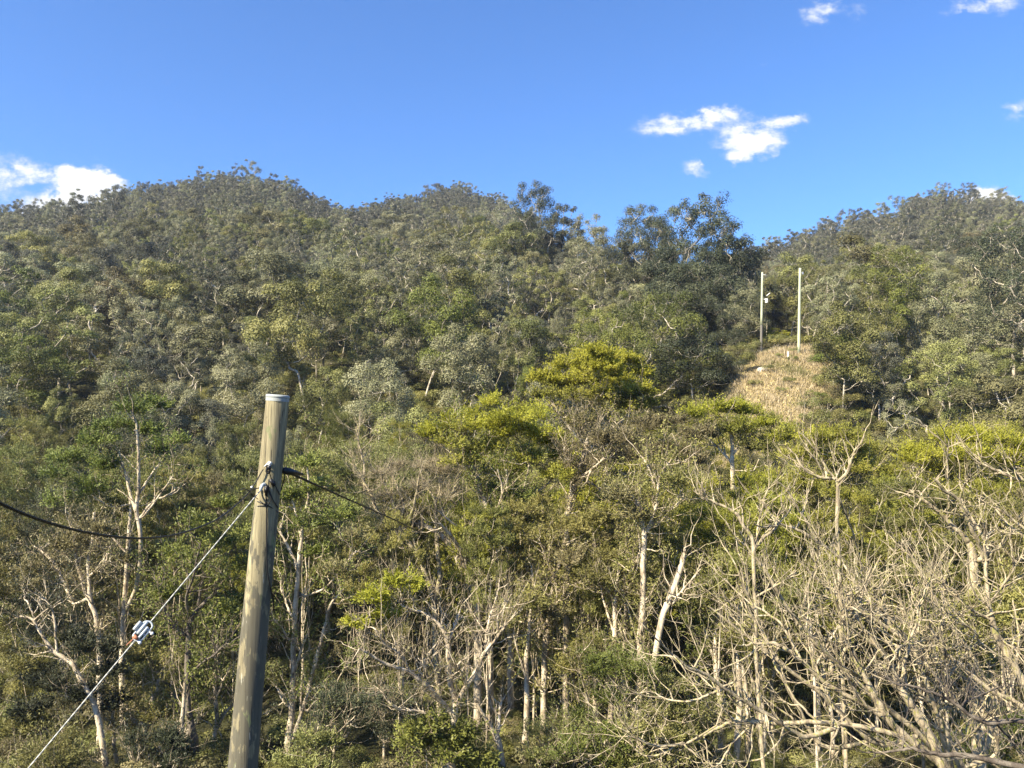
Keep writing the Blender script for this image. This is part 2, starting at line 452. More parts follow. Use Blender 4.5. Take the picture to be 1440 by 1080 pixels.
for i in range(4):
    proto(('pillar', i), 'pillar', paper_geo(rng.uniform(14, 16), rng.uniform(4.5, 6), int(rng.integers(20, 28)), int(rng.integers(3, 6)), bottom=.78, cr=(.13, .2)), 'paper', 'olive')
for i in range(3):
    proto(('shrub', i), 'shrub', shrub_geo(2.2, 2.6, 1300, .2, .09), 'bark', 'olive')
for i in range(2):
    proto(('scrub', i), 'scrub', shrub_geo(2.6, 2.8, 3200, .13, .055), 'bark', 'olive')

def plant(kind, name, key, loc, scale, rz, leaf, label, cat, group, sxy=None, bark=None):
    """a tree standing on the ground: Empty > trunk, crown (meshes shared between copies)"""
    tm, lm, _, _ = protos[key]
    e = empty(name, loc, rz); e.scale = (scale * (sxy or 1), scale * (sxy or 1), scale)
    t = link('trunk', tm, e); c = link('crown', lm, e)
    c.material_slots[0].link = 'OBJECT'; c.material_slots[0].material = M[leaf]
    if bark: t.material_slots[0].link = 'OBJECT'; t.material_slots[0].material = M[bark]
    tag(e, label, cat, group)
    return e
#PART2
# ------------------------------------------------------------------ sun, sky, clouds
SUN_EL, SUN_AZ = radians(40), radians(180 + 50)          # azimuth clockwise from +Y
sd = Vector((sin(SUN_AZ) * cos(SUN_EL), cos(SUN_AZ) * cos(SUN_EL), sin(SUN_EL)))
sl = bpy.data.lights.new('sun', 'SUN'); sl.energy = 4.8; sl.angle = radians(.53); sl.color = (1, .88, .68)
so = bpy.data.objects.new('sun', sl); COL.objects.link(so); so.rotation_euler = sd.to_track_quat('Z', 'Y').to_euler(); so.location = (-20, -30, 60)

def make_world():
    w = bpy.data.worlds.new('World'); scene.world = w; w.use_nodes = True
    nt = w.node_tree; nt.nodes.clear(); L = nt.links.new
    out = nt.nodes.new('ShaderNodeOutputWorld'); bg = nt.nodes.new('ShaderNodeBackground')
    sky = N(nt, 'ShaderNodeTexSky', sky_type='NISHITA', sun_disc=False, sun_elevation=SUN_EL, sun_rotation=SUN_AZ)
    sky.air_density = 1.0; sky.dust_density = .35; sky.ozone_density = 2.2; sky.altitude = 200
    bg.inputs['Strength'].default_value = .088
    tc = N(nt, 'ShaderNodeTexCoord')
    # direction -> tangent plane of the horizon ahead (x/y, z/y): clouds sit in fixed directions of the sky
    sp = N(nt, 'ShaderNodeSeparateXYZ'); L(tc.outputs['Generated'], sp.inputs[0])
    ym = N(nt, 'ShaderNodeMath', operation='MAXIMUM'); ym.inputs[1].default_value = .05; L(sp.outputs['Y'], ym.inputs[0])
    dx = N(nt, 'ShaderNodeMath', operation='DIVIDE'); L(sp.outputs['X'], dx.inputs[0]); L(ym.outputs[0], dx.inputs[1])
    dz = N(nt, 'ShaderNodeMath', operation='DIVIDE'); L(sp.outputs['Z'], dz.inputs[0]); L(ym.outputs[0], dz.inputs[1])
    cb = N(nt, 'ShaderNodeCombineXYZ'); L(dx.outputs[0], cb.inputs[0]); L(dz.outputs[0], cb.inputs[1])
    def noise(sc, det, seed):
        mp = N(nt, 'ShaderNodeMapping'); mp.inputs['Location'].default_value = (seed, seed * .7, 0); mp.inputs['Scale'].default_value = (1, 1.5, 1)
        L(cb.outputs[0], mp.inputs[0])
        n = N(nt, 'ShaderNodeTexNoise'); n.inputs['Scale'].default_value = sc; n.inputs['Detail'].default_value = det; n.inputs['Roughness'].default_value = .62
        L(mp.outputs[0], n.inputs['Vector']); return n
    # warped coordinates
    nw = noise(26, 8, 3.1); sb = N(nt, 'ShaderNodeVectorMath', operation='SUBTRACT'); sb.inputs[1].default_value = (.5, .5, .5); L(nw.outputs['Color'], sb.inputs[0])
    sc_ = N(nt, 'ShaderNodeVectorMath', operation='SCALE'); sc_.inputs['Scale'].default_value = .046; L(sb.outputs[0], sc_.inputs[0])
    ad = N(nt, 'ShaderNodeVectorMath', operation='ADD'); L(cb.outputs[0], ad.inputs[0]); L(sc_.outputs[0], ad.inputs[1])
    # u, v, half width, half height, tilt (deg, up to the right positive), density
    blobs = [(925, 176, 36, 17, 8, 1.05), (975, 172, 42, 18, 22, 1.2), (1012, 158, 32, 11, 5, .95), (1045, 190, 44, 30, 0, 1.35), (1032, 222, 10, 18, 0, .6),
             (1105, 172, 34, 14, 8, 1.2), (1070, 203, 36, 17, 10, 1.0), (978, 238, 22, 12, -15, .9), (1153, 20, 34, 15, 14, .95), (1203, 16, 18, 15, 25, .55),
             (1385, 4, 62, 15, 2, .85), (1345, 14, 36, 8, 10, .3), (1440, 150, 36, 15, 25, .9), (1068, 88, 24, 8, 0, .32), (880, 93, 16, 5, -20, .22), (1228, 222, 16, 8, -20, .25),
             (60, 240, 80, 15, 3, 1.1), (0, 262, 40, 24, 0, .8), (130, 246, 50, 10, -14, 1.0), (0, 225, 40, 14, 10, .55), (105, 270, 38, 30, 18, 2.2), (60, 300, 50, 30, 8, 1.6), (150, 270, 30, 20, -10, 1.5),
             (1382, 275, 24, 14, 0, 2.4), (1416, 282, 14, 10, 0, 1.8), (640, 640, 900, 40, 0, .0)]
    acc = None
    for (u, v, a, b, tl, k) in blobs:
        if k == 0: continue
        # pixel -> direction ratios
        p = P(u, v, 1.0); cu, cv = p[0] / p[1], (p[2] - EYE) / p[1]
        mp = N(nt, 'ShaderNodeMapping', vector_type='TEXTURE')
        mp.inputs['Location'].default_value = (cu, cv, 0); mp.inputs['Rotation'].default_value = (0, 0, radians(tl)); mp.inputs['Scale'].default_value = (a * 1.6 / F, b * 1.6 / F, 1)
        L(ad.outputs[0], mp.inputs[0])
        ln = N(nt, 'ShaderNodeVectorMath', operation='LENGTH'); L(mp.outputs[0], ln.inputs[0])
        mr = N(nt, 'ShaderNodeMapRange', interpolation_type='SMOOTHSTEP'); mr.inputs['From Min'].default_value = 1; mr.inputs['From Max'].default_value = 0; mr.inputs['To Max'].default_value = k
        L(ln.outputs['Value'], mr.inputs['Value'])
        if acc is None: acc = mr.outputs[0]
        else:
            s = N(nt, 'ShaderNodeMath', operation='ADD'); L(acc, s.inputs[0]); L(mr.outputs[0], s.inputs[1]); acc = s.outputs[0]
    n2 = noise(40, 10, 8.2)
    mr2 = N(nt, 'ShaderNodeMapRange'); mr2.inputs['From Min'].default_value = .3; mr2.inputs['From Max'].default_value = .7; mr2.inputs['To Min'].default_value = .25; mr2.inputs['To Max'].default_value = 1.35
    L(n2.outputs['Fac'], mr2.inputs['Value'])
    mu = N(nt, 'ShaderNodeMath', operation='MULTIPLY'); L(acc, mu.inputs[0]); L(mr2.outputs[0], mu.inputs[1])
    fd = N(nt, 'ShaderNodeMapRange', interpolation_type='SMOOTHSTEP'); fd.inputs['From Min'].default_value = .16; fd.inputs['From Max'].default_value = 1.1; L(mu.outputs[0], fd.inputs['Value'])
    front = N(nt, 'ShaderNodeMath', operation='GREATER_THAN'); front.inputs[1].default_value = .1; L(sp.outputs['Y'], front.inputs[0])
    ff = N(nt, 'ShaderNodeMath', operation='MULTIPLY'); L(fd.outputs[0], ff.inputs[0]); L(front.outputs[0], ff.inputs[1])
    tint = N(nt, 'ShaderNodeMix', data_type='RGBA', blend_type='MULTIPLY'); tint.inputs['Factor'].default_value = 1; tint.inputs['B'].default_value = SKY_TINT
    L(sky.outputs[0], tint.inputs['A'])
    mx = N(nt, 'ShaderNodeMix', data_type='RGBA'); L(ff.outputs[0], mx.inputs['Factor']); L(tint.outputs['Result'], mx.inputs['A'])
    # clouds are lit white; thin parts stay slightly grey-blue
    cm = N(nt, 'ShaderNodeMix', data_type='RGBA'); cm.inputs['A'].default_value = (3.3, 3.6, 4.15, 1); cm.inputs['B'].default_value = CLOUD
    cf = N(nt, 'ShaderNodeMapRange'); cf.inputs['From Min'].default_value = .5; cf.inputs['From Max'].default_value = 1.5; L(mu.outputs[0], cf.inputs['Value']); L(cf.outputs[0], cm.inputs['Factor']); L(cm.outputs['Result'], mx.inputs['B'])
    L(mx.outputs['Result'], bg.inputs['Color']); L(bg.outputs[0], out.inputs['Surface'])
SKY_TINT = (.45, .70, 1.03, 1); CLOUD = (4.9, 4.95, 5.1, 1)
make_world()
vs = scene.view_settings; scene.display_settings.display_device = 'sRGB'
vs.view_transform = 'Standard'; vs.look = 'None'; vs.exposure = 1.5; vs.gamma = 1

# ------------------------------------------------------------------ ground
def dryness(x, y):
    """1 on the dry grass of the clearing"""
    dy = y - 95; dx = x - 32.2
    n = np.sin(x * .9) * .8 + np.sin(y * .7 + x * .4) * .8
    return np.clip(1.5 - (np.abs(dx + .9 - dy * .7) / 6.6 + n * .10) ** 2 - np.clip((84 - y) / 3, 0, 2) - np.clip((y - 112) / 3, 0, 2), 0, 1)
def make_ground():
    az = np.concatenate([np.linspace(-pi, -radians(50), 30)[:-1], np.linspace(-radians(50), radians(50), 260), np.linspace(radians(50), pi, 30)[1:-1]])
    r = np.concatenate([[.01], np.linspace(3, 60, 40), np.linspace(62, 130, 60), np.linspace(133, 480, 110), np.geomspace(500, 1500, 12)])
    A, R = np.meshgrid(az, r); x = R * np.sin(A); y = R * np.cos(A); z = height(x, y)
    v = np.stack([x, y, z], -1).reshape(-1, 3); na, nr = len(az), len(r)
    i = np.arange(nr - 1)[:, None] * na; j = np.arange(na)[None]; j2 = (j + 1) % na
    f = np.stack([i + j, i + na + j, i + na + j2, i + j2], -1).reshape(-1, 4)
    g = Geo(); g.add(v, f)
    m, nt, out = mat('forest_floor'); L = nt.links.new
    tc = N(nt, 'ShaderNodeTexCoord')
    n1 = N(nt, 'ShaderNodeTexNoise'); n1.inputs['Scale'].default_value = .35; n1.inputs['Detail'].default_value = 8; L(tc.outputs['Object'], n1.inputs['Vector'])
    r1 = ramp(nt, [(.3, (.035, .038, .018)), (.5, (.065, .065, .030)), (.7, (.10, .095, .045))]); L(n1.outputs['Fac'], r1.inputs['Fac'])
    n2 = N(nt, 'ShaderNodeTexNoise'); n2.inputs['Scale'].default_value = .8; n2.inputs['Detail'].default_value = 9; n2.inputs['Roughness'].default_value = .7; L(tc.outputs['Object'], n2.inputs['Vector'])
    r2 = ramp(nt, [(.3, (.25, .22, .085)), (.48, (.49, .41, .18)), (.7, (.63, .53, .27))]); L(n2.outputs['Fac'], r2.inputs['Fac'])
    at = N(nt, 'ShaderNodeAttribute', attribute_name='dry')
    mx = N(nt, 'ShaderNodeMix', data_type='RGBA'); L(at.outputs['Fac'], mx.inputs['Factor']); L(r1.outputs[0], mx.inputs['A']); L(r2.outputs[0], mx.inputs['B'])
    bs = N(nt, 'ShaderNodeBsdfPrincipled'); bs.inputs['Roughness'].default_value = .95; bs.inputs['Specular IOR Level'].default_value = .1
    L(mx.outputs['Result'], bs.inputs['Base Color'])
    bp = N(nt, 'ShaderNodeBump'); bp.inputs['Distance'].default_value = .3; L(n2.outputs['Fac'], bp.inputs['Height']); L(bp.outputs[0], bs.inputs['Normal'])
    L(bs.outputs[0], out.inputs['Surface'])
    me = g.mesh('hillside_ground', [m], True)
    a = me.attributes.new('dry', 'FLOAT', 'POINT'); a.data.foreach_set('value', dryness(x, y).ravel().astype(np.float32))
    tag(link('ground', me), kind='structure')
make_ground()

# ------------------------------------------------------------------ scattered stuff (uncountable growth)
def scatter(name, pts, scl, keys, leaf_sets, label, cat):
    pts = np.asarray(pts, np.float32); n = len(pts)
    me = bpy.data.meshes.new(name); me.vertices.add(n); me.vertices.foreach_set('co', pts.ravel())
    a = me.attributes.new('scl', 'FLOAT', 'POINT'); a.data.foreach_set('value', np.asarray(scl, np.float32))
    rot = np.zeros((n, 3), np.float32); rot[:, 2] = rng.random(n) * 6.28
    a = me.attributes.new('rot', 'FLOAT_VECTOR', 'POINT'); a.data.foreach_set('vector', rot.ravel())
    o = link(name, me); tag(o, label, cat, kind='stuff')
    src = bpy.data.collections.new(name + '_sources')
    for k in keys:
        for ls in leaf_sets:
            _, _, gt, gl = protos[k]
            g = Geo(); g.join(gt, 0); g.join(gl, 1)
            src.objects.link(bpy.data.objects.new('tree_source', g.mesh('tree_source', [M['bark'], M[ls]])))
    ng = bpy.data.node_groups.new(name, 'GeometryNodeTree')
    ng.interface.new_socket('Geometry', in_out='INPUT', socket_type='NodeSocketGeometry'); ng.interface.new_socket('Geometry', in_out='OUTPUT', socket_type='NodeSocketGeometry')
    L = ng.links.new; gi = ng.nodes.new('NodeGroupInput'); go = ng.nodes.new('NodeGroupOutput')
    ip = ng.nodes.new('GeometryNodeInstanceOnPoints'); ci = ng.nodes.new('GeometryNodeCollectionInfo')
    ci.inputs['Collection'].default_value = src; ci.inputs['Separate Children'].default_value = True; ci.inputs['Reset Children'].default_value = True
    r = ng.nodes.new('GeometryNodeInputNamedAttribute'); r.data_type = 'FLOAT_VECTOR'; r.inputs['Name'].default_value = 'rot'
    s = ng.nodes.new('GeometryNodeInputNamedAttribute'); s.data_type = 'FLOAT'; s.inputs['Name'].default_value = 'scl'
    ip.inputs['Pick Instance'].default_value = True
    L(gi.outputs[0], ip.inputs['Points']); L(ci.outputs[0], ip.inputs['Instance']); L(r.outputs['Attribute'], ip.inputs['Rotation']); L(s.outputs['Attribute'], ip.inputs['Scale']); L(ip.outputs[0], go.inputs[0])
    md = o.modifiers.new('scatter', 'NODES'); md.node_group = ng
    return o

def darts(r0, r1, az0, az1, dmin, n, ok=None, existing=()):
    """points at least dmin(r) apart"""
    out = [tuple(e) for e in existing]; k0 = len(out); cell = {}
    big = 14.0
    def put(p): cell.setdefault((int(p[0] // big), int(p[1] // big)), []).append(p)
    for p in out: put(p)
    for _ in range(n * 40):
        if len(out) - k0 >= n: break
        r = sqrt(random.uniform(r0 * r0, r1 * r1)); a = random.uniform(az0, az1)
        x, y = r * sin(a), r * cos(a); dm = dmin(r)
        if ok and not ok(x, y, r): continue
        cx, cy = int(x // big), int(y // big); good = True
        for i in (-1, 0, 1):
            for j in (-1, 0, 1):
                for q in cell.get((cx + i, cy + j), ()):
                    if (q[0] - x) ** 2 + (q[1] - y) ** 2 < dm * dm: good = False; break
                if not good: break
            if not good: break
        if good: out.append((x, y)); put((x, y))
    return out[k0:]
def pix(x, y, z):
    zz = z - EYE; c, s = cos(PITCH), sin(PITCH)
    d = y * c + zz * s; up = -y * s + zz * c
    return 720 + F * x / d, 540 - F * up / d

def in_clearing(x, y):
    u = 720 + F * x / y
    return 1000 < u < 1168 and 70 < y < 112

# ------------------------------------------------------------------ hillside trees that can be told apart
TOPS = {k: max(v[2].v[-1][:, 2].max() if 0 else max(q[:, 2].max() for q in v[3].v), 1) for k, v in protos.items()}
taken = []
def named_tree(name, key, u, d, vtop, leaf, label, cat, group=None, sxy=None, rz=None, bark=None, dv=0):
    b = ground_at(u, d); zt = P(u, vtop, d)[2]; s = (zt - b[2]) / TOPS[key]
    taken.append((b[0], b[1]))
    return plant('', name, key, b, s, random.uniform(0, 6.28) if rz is None else rz, leaf, label, cat, group, sxy and sxy / s, bark)

SK = 'gums standing clear of the ridge'
named_tree('gum_tree', ('tall', 0), 745, 192, 253, 'dark', 'tall open-crowned gum rising highest beside the rounded middle summit', 'tree', SK, 1.1)
named_tree('gum_tree', ('airy', 1), 775, 190, 284, 'dark', 'shorter gum beside the tall open-crowned gum on the ridge', 'tree', SK)
named_tree('gum_tree', ('airy', 4), 820, 188, 300, 'grey', 'grey forked gum on the ridge midway between the tall open gum and the dark pair', 'tree', SK)
named_tree('gum_tree', ('gum', 1), 853, 186, 322, 'grey', 'low gum in the skyline dip before the dark round-headed gum', 'tree', SK)
named_tree('gum_tree', ('tall', 1), 905, 165, 288, 'dark', 'dark round-headed gum on the skyline next to the tallest dark gum', 'tree', SK, 1.1)
named_tree('gum_tree', ('airy', 5), 945, 160, 332, 'dark', 'dark gum filling the gap between the two high skyline gums', 'tree', SK)
named_tree('gum_tree', ('tall', 2), 984, 142, 268, 'dark', 'tallest dark gum with lobed crown standing over the clearing', 'tree', SK, 1.25)
for (u, d, vt, key, lab) in [(925, 172, 300, ('gum', 2), 'dark gum tucked against the round-headed skyline gum'), (958, 155, 335, ('airy', 2), 'dark gum just before the tallest dark gum'), (1012, 150, 318, ('airy', 0), 'dark gum pressed against the far flank of the tallest dark gum'), (880, 158, 335, ('gum', 8), 'dark gum sloping down from the round-headed skyline gum'), (1042, 150, 352, ('gum', 5), 'last dark gum before the poles, low on the skyline'), (935, 140, 345, ('gum', 3), 'dark gum in front of the tucked skyline gum'), (1012, 136, 345, ('gum', 4), 'dark gum below the pressed flank gum')]:
    named_tree('gum_tree', key, u, d, vt, 'dark', lab, 'tree', SK, 1.1)
named_tree('gum_tree', ('gum', 3), 1030, 140, 325, 'dark', 'dark gum leaning off the shoulder of the tallest dark gum', 'tree', SK)
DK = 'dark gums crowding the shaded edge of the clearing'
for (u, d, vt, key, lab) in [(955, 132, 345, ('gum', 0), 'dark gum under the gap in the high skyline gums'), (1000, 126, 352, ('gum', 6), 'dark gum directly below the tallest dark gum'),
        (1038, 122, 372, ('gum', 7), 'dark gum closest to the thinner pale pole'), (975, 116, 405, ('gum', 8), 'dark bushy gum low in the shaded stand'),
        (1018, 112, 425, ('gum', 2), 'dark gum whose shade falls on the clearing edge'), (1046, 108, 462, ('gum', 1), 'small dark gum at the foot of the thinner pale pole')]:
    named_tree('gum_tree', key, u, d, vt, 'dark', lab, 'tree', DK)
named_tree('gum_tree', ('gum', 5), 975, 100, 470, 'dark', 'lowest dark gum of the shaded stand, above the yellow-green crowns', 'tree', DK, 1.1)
named_tree('dense_tree', ('dome', 0), 908, 104, 408, 'green', 'broad dense green tree with a great domed crown beside the shaded stand', 'tree', None, 1.0)
named_tree('dense_tree', ('dome', 1), 845, 112, 432, 'green', 'dense green tree merging into the side of the broad domed tree', 'tree', None, .75)
named_tree('dense_tree', ('fan', 2), 800, 118, 452, 'green', 'lower dense green tree uphill of the yellow-green umbrella crown', 'tree', None, 1.3)
named_tree('gum_tree', ('tall', 1), 1255, 122, 345, 'green', 'green gum with tall pale trunk on the slope beyond the thick pale pole', 'tree', None, 1.0)
named_tree('gum_tree', ('tall', 0), 1428, 118, 312, 'dark', 'high dark gum with bare pale fork below the small skyline cloud', 'tree', None, 1.1)
named_tree('gum_tree', ('gum', 3), 1185, 98, 468, 'green', 'green gum with thin pale trunk at the open edge of the clearing', 'tree', None, .8)
named_tree('gum_tree', ('gum', 6), 595, 108, 382, 'green', 'bright-topped gum with bare pale limbs beneath the rounded middle summit', 'tree', None)
named_tree('gum_tree', ('gum', 8), 430, 105, 385, 'olive', 'broad grey gum with slanting white limbs above the wooden pole', 'tree', None, 1.3)
WT = 'bright green wattles scattered over the slope'
for (u, d, vt, key, s, lab, lf) in [(272, 190, 372, ('fan', 0), .8, 'small yellow-green wattle high above the cable span', 'bright'), (32, 130, 375, ('fan', 1), 1.0, 'green layered wattle on the slope under the big cloud', 'green'),
        (100, 112, 480, ('fan', 2), .9, 'green wattle low on the slope under the big cloud', 'green'), (85, 98, 470, ('gum', 1), .8, 'narrow green wattle in front of the low slope under the cloud', 'green'),
        (345, 175, 352, ('fan', 2), 1.1, 'dull green wattle just under the dark upper forest', 'olive'), (365, 120, 520, ('fan', 1), .9, 'olive wattle right behind the top of the wooden pole', 'olive'),
        (1090, 128, 462, ('fan', 2), .55, 'small yellow-green wattle standing between the two pale poles', 'bright'), (1435, 100, 575, ('fan', 0), .7, 'yellow-green wattle at the edge of view beyond the bare branches', 'bright'),
        (548, 140, 425, ('fan', 0), .9, 'green wattle midway up the slope above the grey bare crown', 'green'), (620, 150, 400, ('fan', 1), .9, 'green wattle partly behind the bright-topped gum', 'green')]:
    named_tree('wattle_tree', key, u, d, vt, lf, lab, 'tree', WT, s * 1.2)

# landmark words for the ordinary trees of the slope
MARKS = [(-9e9, 130, 'under the big cloud'), (130, 250, 'over the cable span'), (250, 345, 'under the highest hump'), (345, 450, 'above the wooden pole'), (450, 560, 'under the dip in the skyline'),
         (560, 690, 'under the rounded summit'), (690, 800, 'under the open skyline gum'), (800, 935, 'around the domed dense tree'), (935, 1060, 'behind the shaded stand'),
         (1060, 1170, 'behind the pale poles'), (1170, 1270, 'beside the dry clearing'), (1270, 1370, 'above the leafless branches'), (1370, 9e9, 'under the small skyline cloud')]
ORD = ['highest', 'second', 'third', 'fourth', 'fifth', 'sixth', 'seventh', 'eighth', 'ninth', 'tenth', 'eleventh', 'twelfth', 'thirteenth', 'fourteenth', 'fifteenth', 'sixteenth', 'seventeenth', 'eighteenth', 'nineteenth', 'twentieth']
HALF = radians(34.5)
def ok_hill(x, y, r):
    u = 720 + F * x / y
    if in_clearing(x, y) or (790 < u < 1000 and y < 110): return False
    if 1050 < u < 1150 and y < 122: return False
    return True
hill = darts(84, 150, -HALF, HALF, lambda r: 6.6, 160, ok_hill, taken)
hill += darts(150, 262, -HALF, HALF, lambda r: 7.4, 128, ok_hill, taken + hill)
# the far slopes take most of the crowns: thin individual planting continues as one forest mass
LEAFNAME = {'grey': 'grey-green', 'olive': 'olive', 'green': 'fresh green', 'brown': 'brownish', 'dark': 'dark'}
rows = []
for (x, y) in hill:
    z = float(height(x, y)); r = math.hypot(x, y)
    key = random.choices([('gum', random.randrange(9)), ('fan', random.randrange(3)), ('airy', random.randrange(6))], [50, 9, 41])[0]
    s = random.uniform(.62, 1.2) * (1 if r > 120 else .85)
    u, v = pix(x, y, z + TOPS[key] * s)
    # the colour of the woods: greyer and darker on the upper slopes
    lf = random.choices(['grey', 'olive', 'green', 'brown', 'dark'], [45, 30, 6, 12, 4 + 12 * (r > 170)])[0]
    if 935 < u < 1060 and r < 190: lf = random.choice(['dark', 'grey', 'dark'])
    rows.append(dict(x=x, y=y, z=z, key=key, s=s, u=u, v=v, lf=lf, r=r))
cells = {}
for w in rows:
    mk = next(m[2] for m in MARKS if m[0] <= w['u'] < m[1])
    band = 'low on the slope' if w['r'] < 112 else 'on the middle slope' if w['r'] < 175 else 'on the upper slope'
    w['cell'] = (w['lf'], band, mk); cells.setdefault(w['cell'], []).append(w)
for c, ws in cells.items():
    ws.sort(key=lambda w: w['v'])
    for i, w in enumerate(ws):
        n = LEAFNAME[c[0]]
        w['label'] = f"{n} gum {c[1]} {c[2]}" if len(ws) == 1 else (f"highest {n} gum {c[1]} {c[2]}" if i == 0 else f"{ORD[i]} {n} gum from the top {c[1]} {c[2]}")
for w in rows:
    plant('', 'gum_tree', w['key'], (w['x'], w['y'], w['z']), w['s'], random.uniform(0, 6.28), w['lf'], w['label'], 'tree', 'gum trees covering the hillside', w['s'] * random.uniform(.9, 1.25))

# the rest of the wood beyond them, one mass
def forest(far, name, label, leaf_sets, mul, keys):
    far = np.array(far); fz = height(far[:, 0], far[:, 1])
    scatter(name, np.column_stack([far, fz]), rng.uniform(.55, 1.0, len(far)) * np.where(rng.random(len(far)) < .12, 1.3, 1.0) * mul, keys, leaf_sets, label, 'forest')
forest(darts(94, 275, -HALF - .1, HALF + .1, lambda r: 4.4 if r > 118 else 5.2, 1150, ok_hill, taken + hill), 'hillside_forest', 'olive-grey forest massed between the nearer gums on the slope', ['grey', 'olive', 'ridge', 'grey'], .82, [('gum', i) for i in range(5)] + [('airy', i) for i in range(4)])
forest(darts(275, 475, -HALF - .1, HALF + .1, lambda r: 4.9, 4000), 'distant_forest', 'darker grey forest massed over the upper slopes and ridges', ['ridge', 'ridge', 'grey'], .98, [('airy', i) for i in range(6)] + [('slim', i) for i in range(2)])
# undergrowth
ug = darts(33, 120, -HALF - .1, HALF + .1, lambda r: 1.9, 1700, lambda x, y, r: dryness(x, y) < .15 and not (86 < y < 125 and 1055 < 720 + F * x / y < 1140))
ug += darts(84, 122, -HALF, HALF, lambda r: 1.7, 1500, lambda x, y, r: not in_clearing(x, y))
ug += darts(120, 300, -HALF, HALF, lambda r: 3.0, 2600)
ug = np.array(ug)
scatter('undergrowth', np.column_stack([ug, height(ug[:, 0], ug[:, 1])]), rng.uniform(.5, 1.25, len(ug)) * np.where(np.hypot(ug[:, 0], ug[:, 1]) < 50, .68, 1.0), [('scrub', 0), ('scrub', 1), ('shrub', 0)], ['olive', 'moss', 'brown'],
        'low scrub and saplings growing between the trunks', 'undergrowth')
#PART3
# ------------------------------------------------------------------ valley trees: paperbarks filling the gully
def up_to(u, d, vt, key):
    b = ground_at(u, d); return b, (P(u, vt, d)[2] - b[2]) / TOPS[key]
def ok_gully(x, y, r):
    return y > 40
gully = darts(53, 86, -HALF, HALF, lambda r: 4.0, 150, lambda x, y, r: not (in_clearing(x, y) and y > 76))
GMARK = [(-9e9, 60, 'where the cable leaves the view'), (60, 160, 'beyond the sagging cable'), (160, 260, 'beyond the white strain insulator'), (260, 350, 'behind the guy wire'), (350, 470, 'behind the wooden pole'),
         (470, 580, 'past the outgoing black cable'), (580, 700, 'behind the grey leafless crown'), (700, 830, 'under the yellow-green dome'), (830, 960, 'under the umbrella crown'), (960, 1090, 'below the dry clearing'),
         (1090, 1200, 'below the thick pale pole'), (1200, 1320, 'behind the bare branches'), (1320, 9e9, 'behind the thick white fork')]
gr = []
for (x, y) in gully:
    u = 720 + F * x / y; key = ('paper', random.randrange(7))
    if u < 560: vt = random.uniform(610, 720) if y < 64 else random.uniform(560, 680)
    elif 985 < u < 1175: vt = random.uniform(630, 690) if y < 64 else random.uniform(598, 625)
    else: vt = random.uniform(620, 700) if y < 64 else random.uniform(578, 625)
    b, s = up_to(u, y, vt, key)
    s = max(.45, min(s, 1.25))
    if u < 560: lf = random.choices(['moss', 'green', 'brown', 'olive', 'dark'], [26, 14, 12, 34, 14])[0]
    else: lf = random.choices(['moss', 'brown', 'lime', 'bright'], [34, 30, 24, 12])[0]
    gr.append(dict(x=x, y=y, u=u, b=b, s=s, key=key, lf=lf, v=pix(b[0], b[1], b[2] + TOPS[key] * s)[1]))
for (x, y) in darts(41, 56, -HALF, HALF, lambda r: 3.1, 72, lambda x, y, r: y > 46 or x / y > -.14, gully):
    u = 720 + F * x / y; key = ('pillar', random.randrange(4)); b, s = up_to(u, y, random.uniform(655, 760) if u > 560 else random.uniform(640, 760), key)
    s = max(.6, min(s, 1.2)); lf = random.choices(['moss', 'lime', 'brown', 'green'], [45, 25, 15, 15])[0]
    gr.append(dict(x=x, y=y, u=u, b=b, s=s, key=key, lf=lf, v=pix(b[0], b[1], b[2] + TOPS[key] * s)[1], slim=1))
cells = {}
for w in gr:
    mk = next(m[2] for m in GMARK if m[0] <= w['u'] < m[1]); w['cell'] = (w['lf'], 'slender' if w.get('slim') else 'front' if w['y'] < 64 else 'rear', mk); cells.setdefault(w['cell'], []).append(w)
LEAFNAME['bright'] = 'yellow-green'; LEAFNAME['moss'] = 'mossy green'; LEAFNAME['lime'] = 'lime green'
for c, ws in cells.items():
    ws.sort(key=lambda w: w['v'])
    for i, w in enumerate(ws):
        n = LEAFNAME[c[0]]; rk = 'upright stem cluster' if c[1] == 'slender' else c[1] + ' rank'
        w['label'] = f"{n} paperbark in the {rk} {c[2]}" if len(ws) == 1 else f"{ORD[i]}{' tallest' if i else ''} {n} paperbark in the {rk} {c[2]}".replace('highest', 'tallest')
for w in gr:
    plant('', 'paperbark_tree', w['key'], w['b'], w['s'], random.uniform(0, 6.28), w['lf'], w['label'], 'tree', 'paperbarks filling the gully', w['s'] * random.uniform(.8, 1.1))

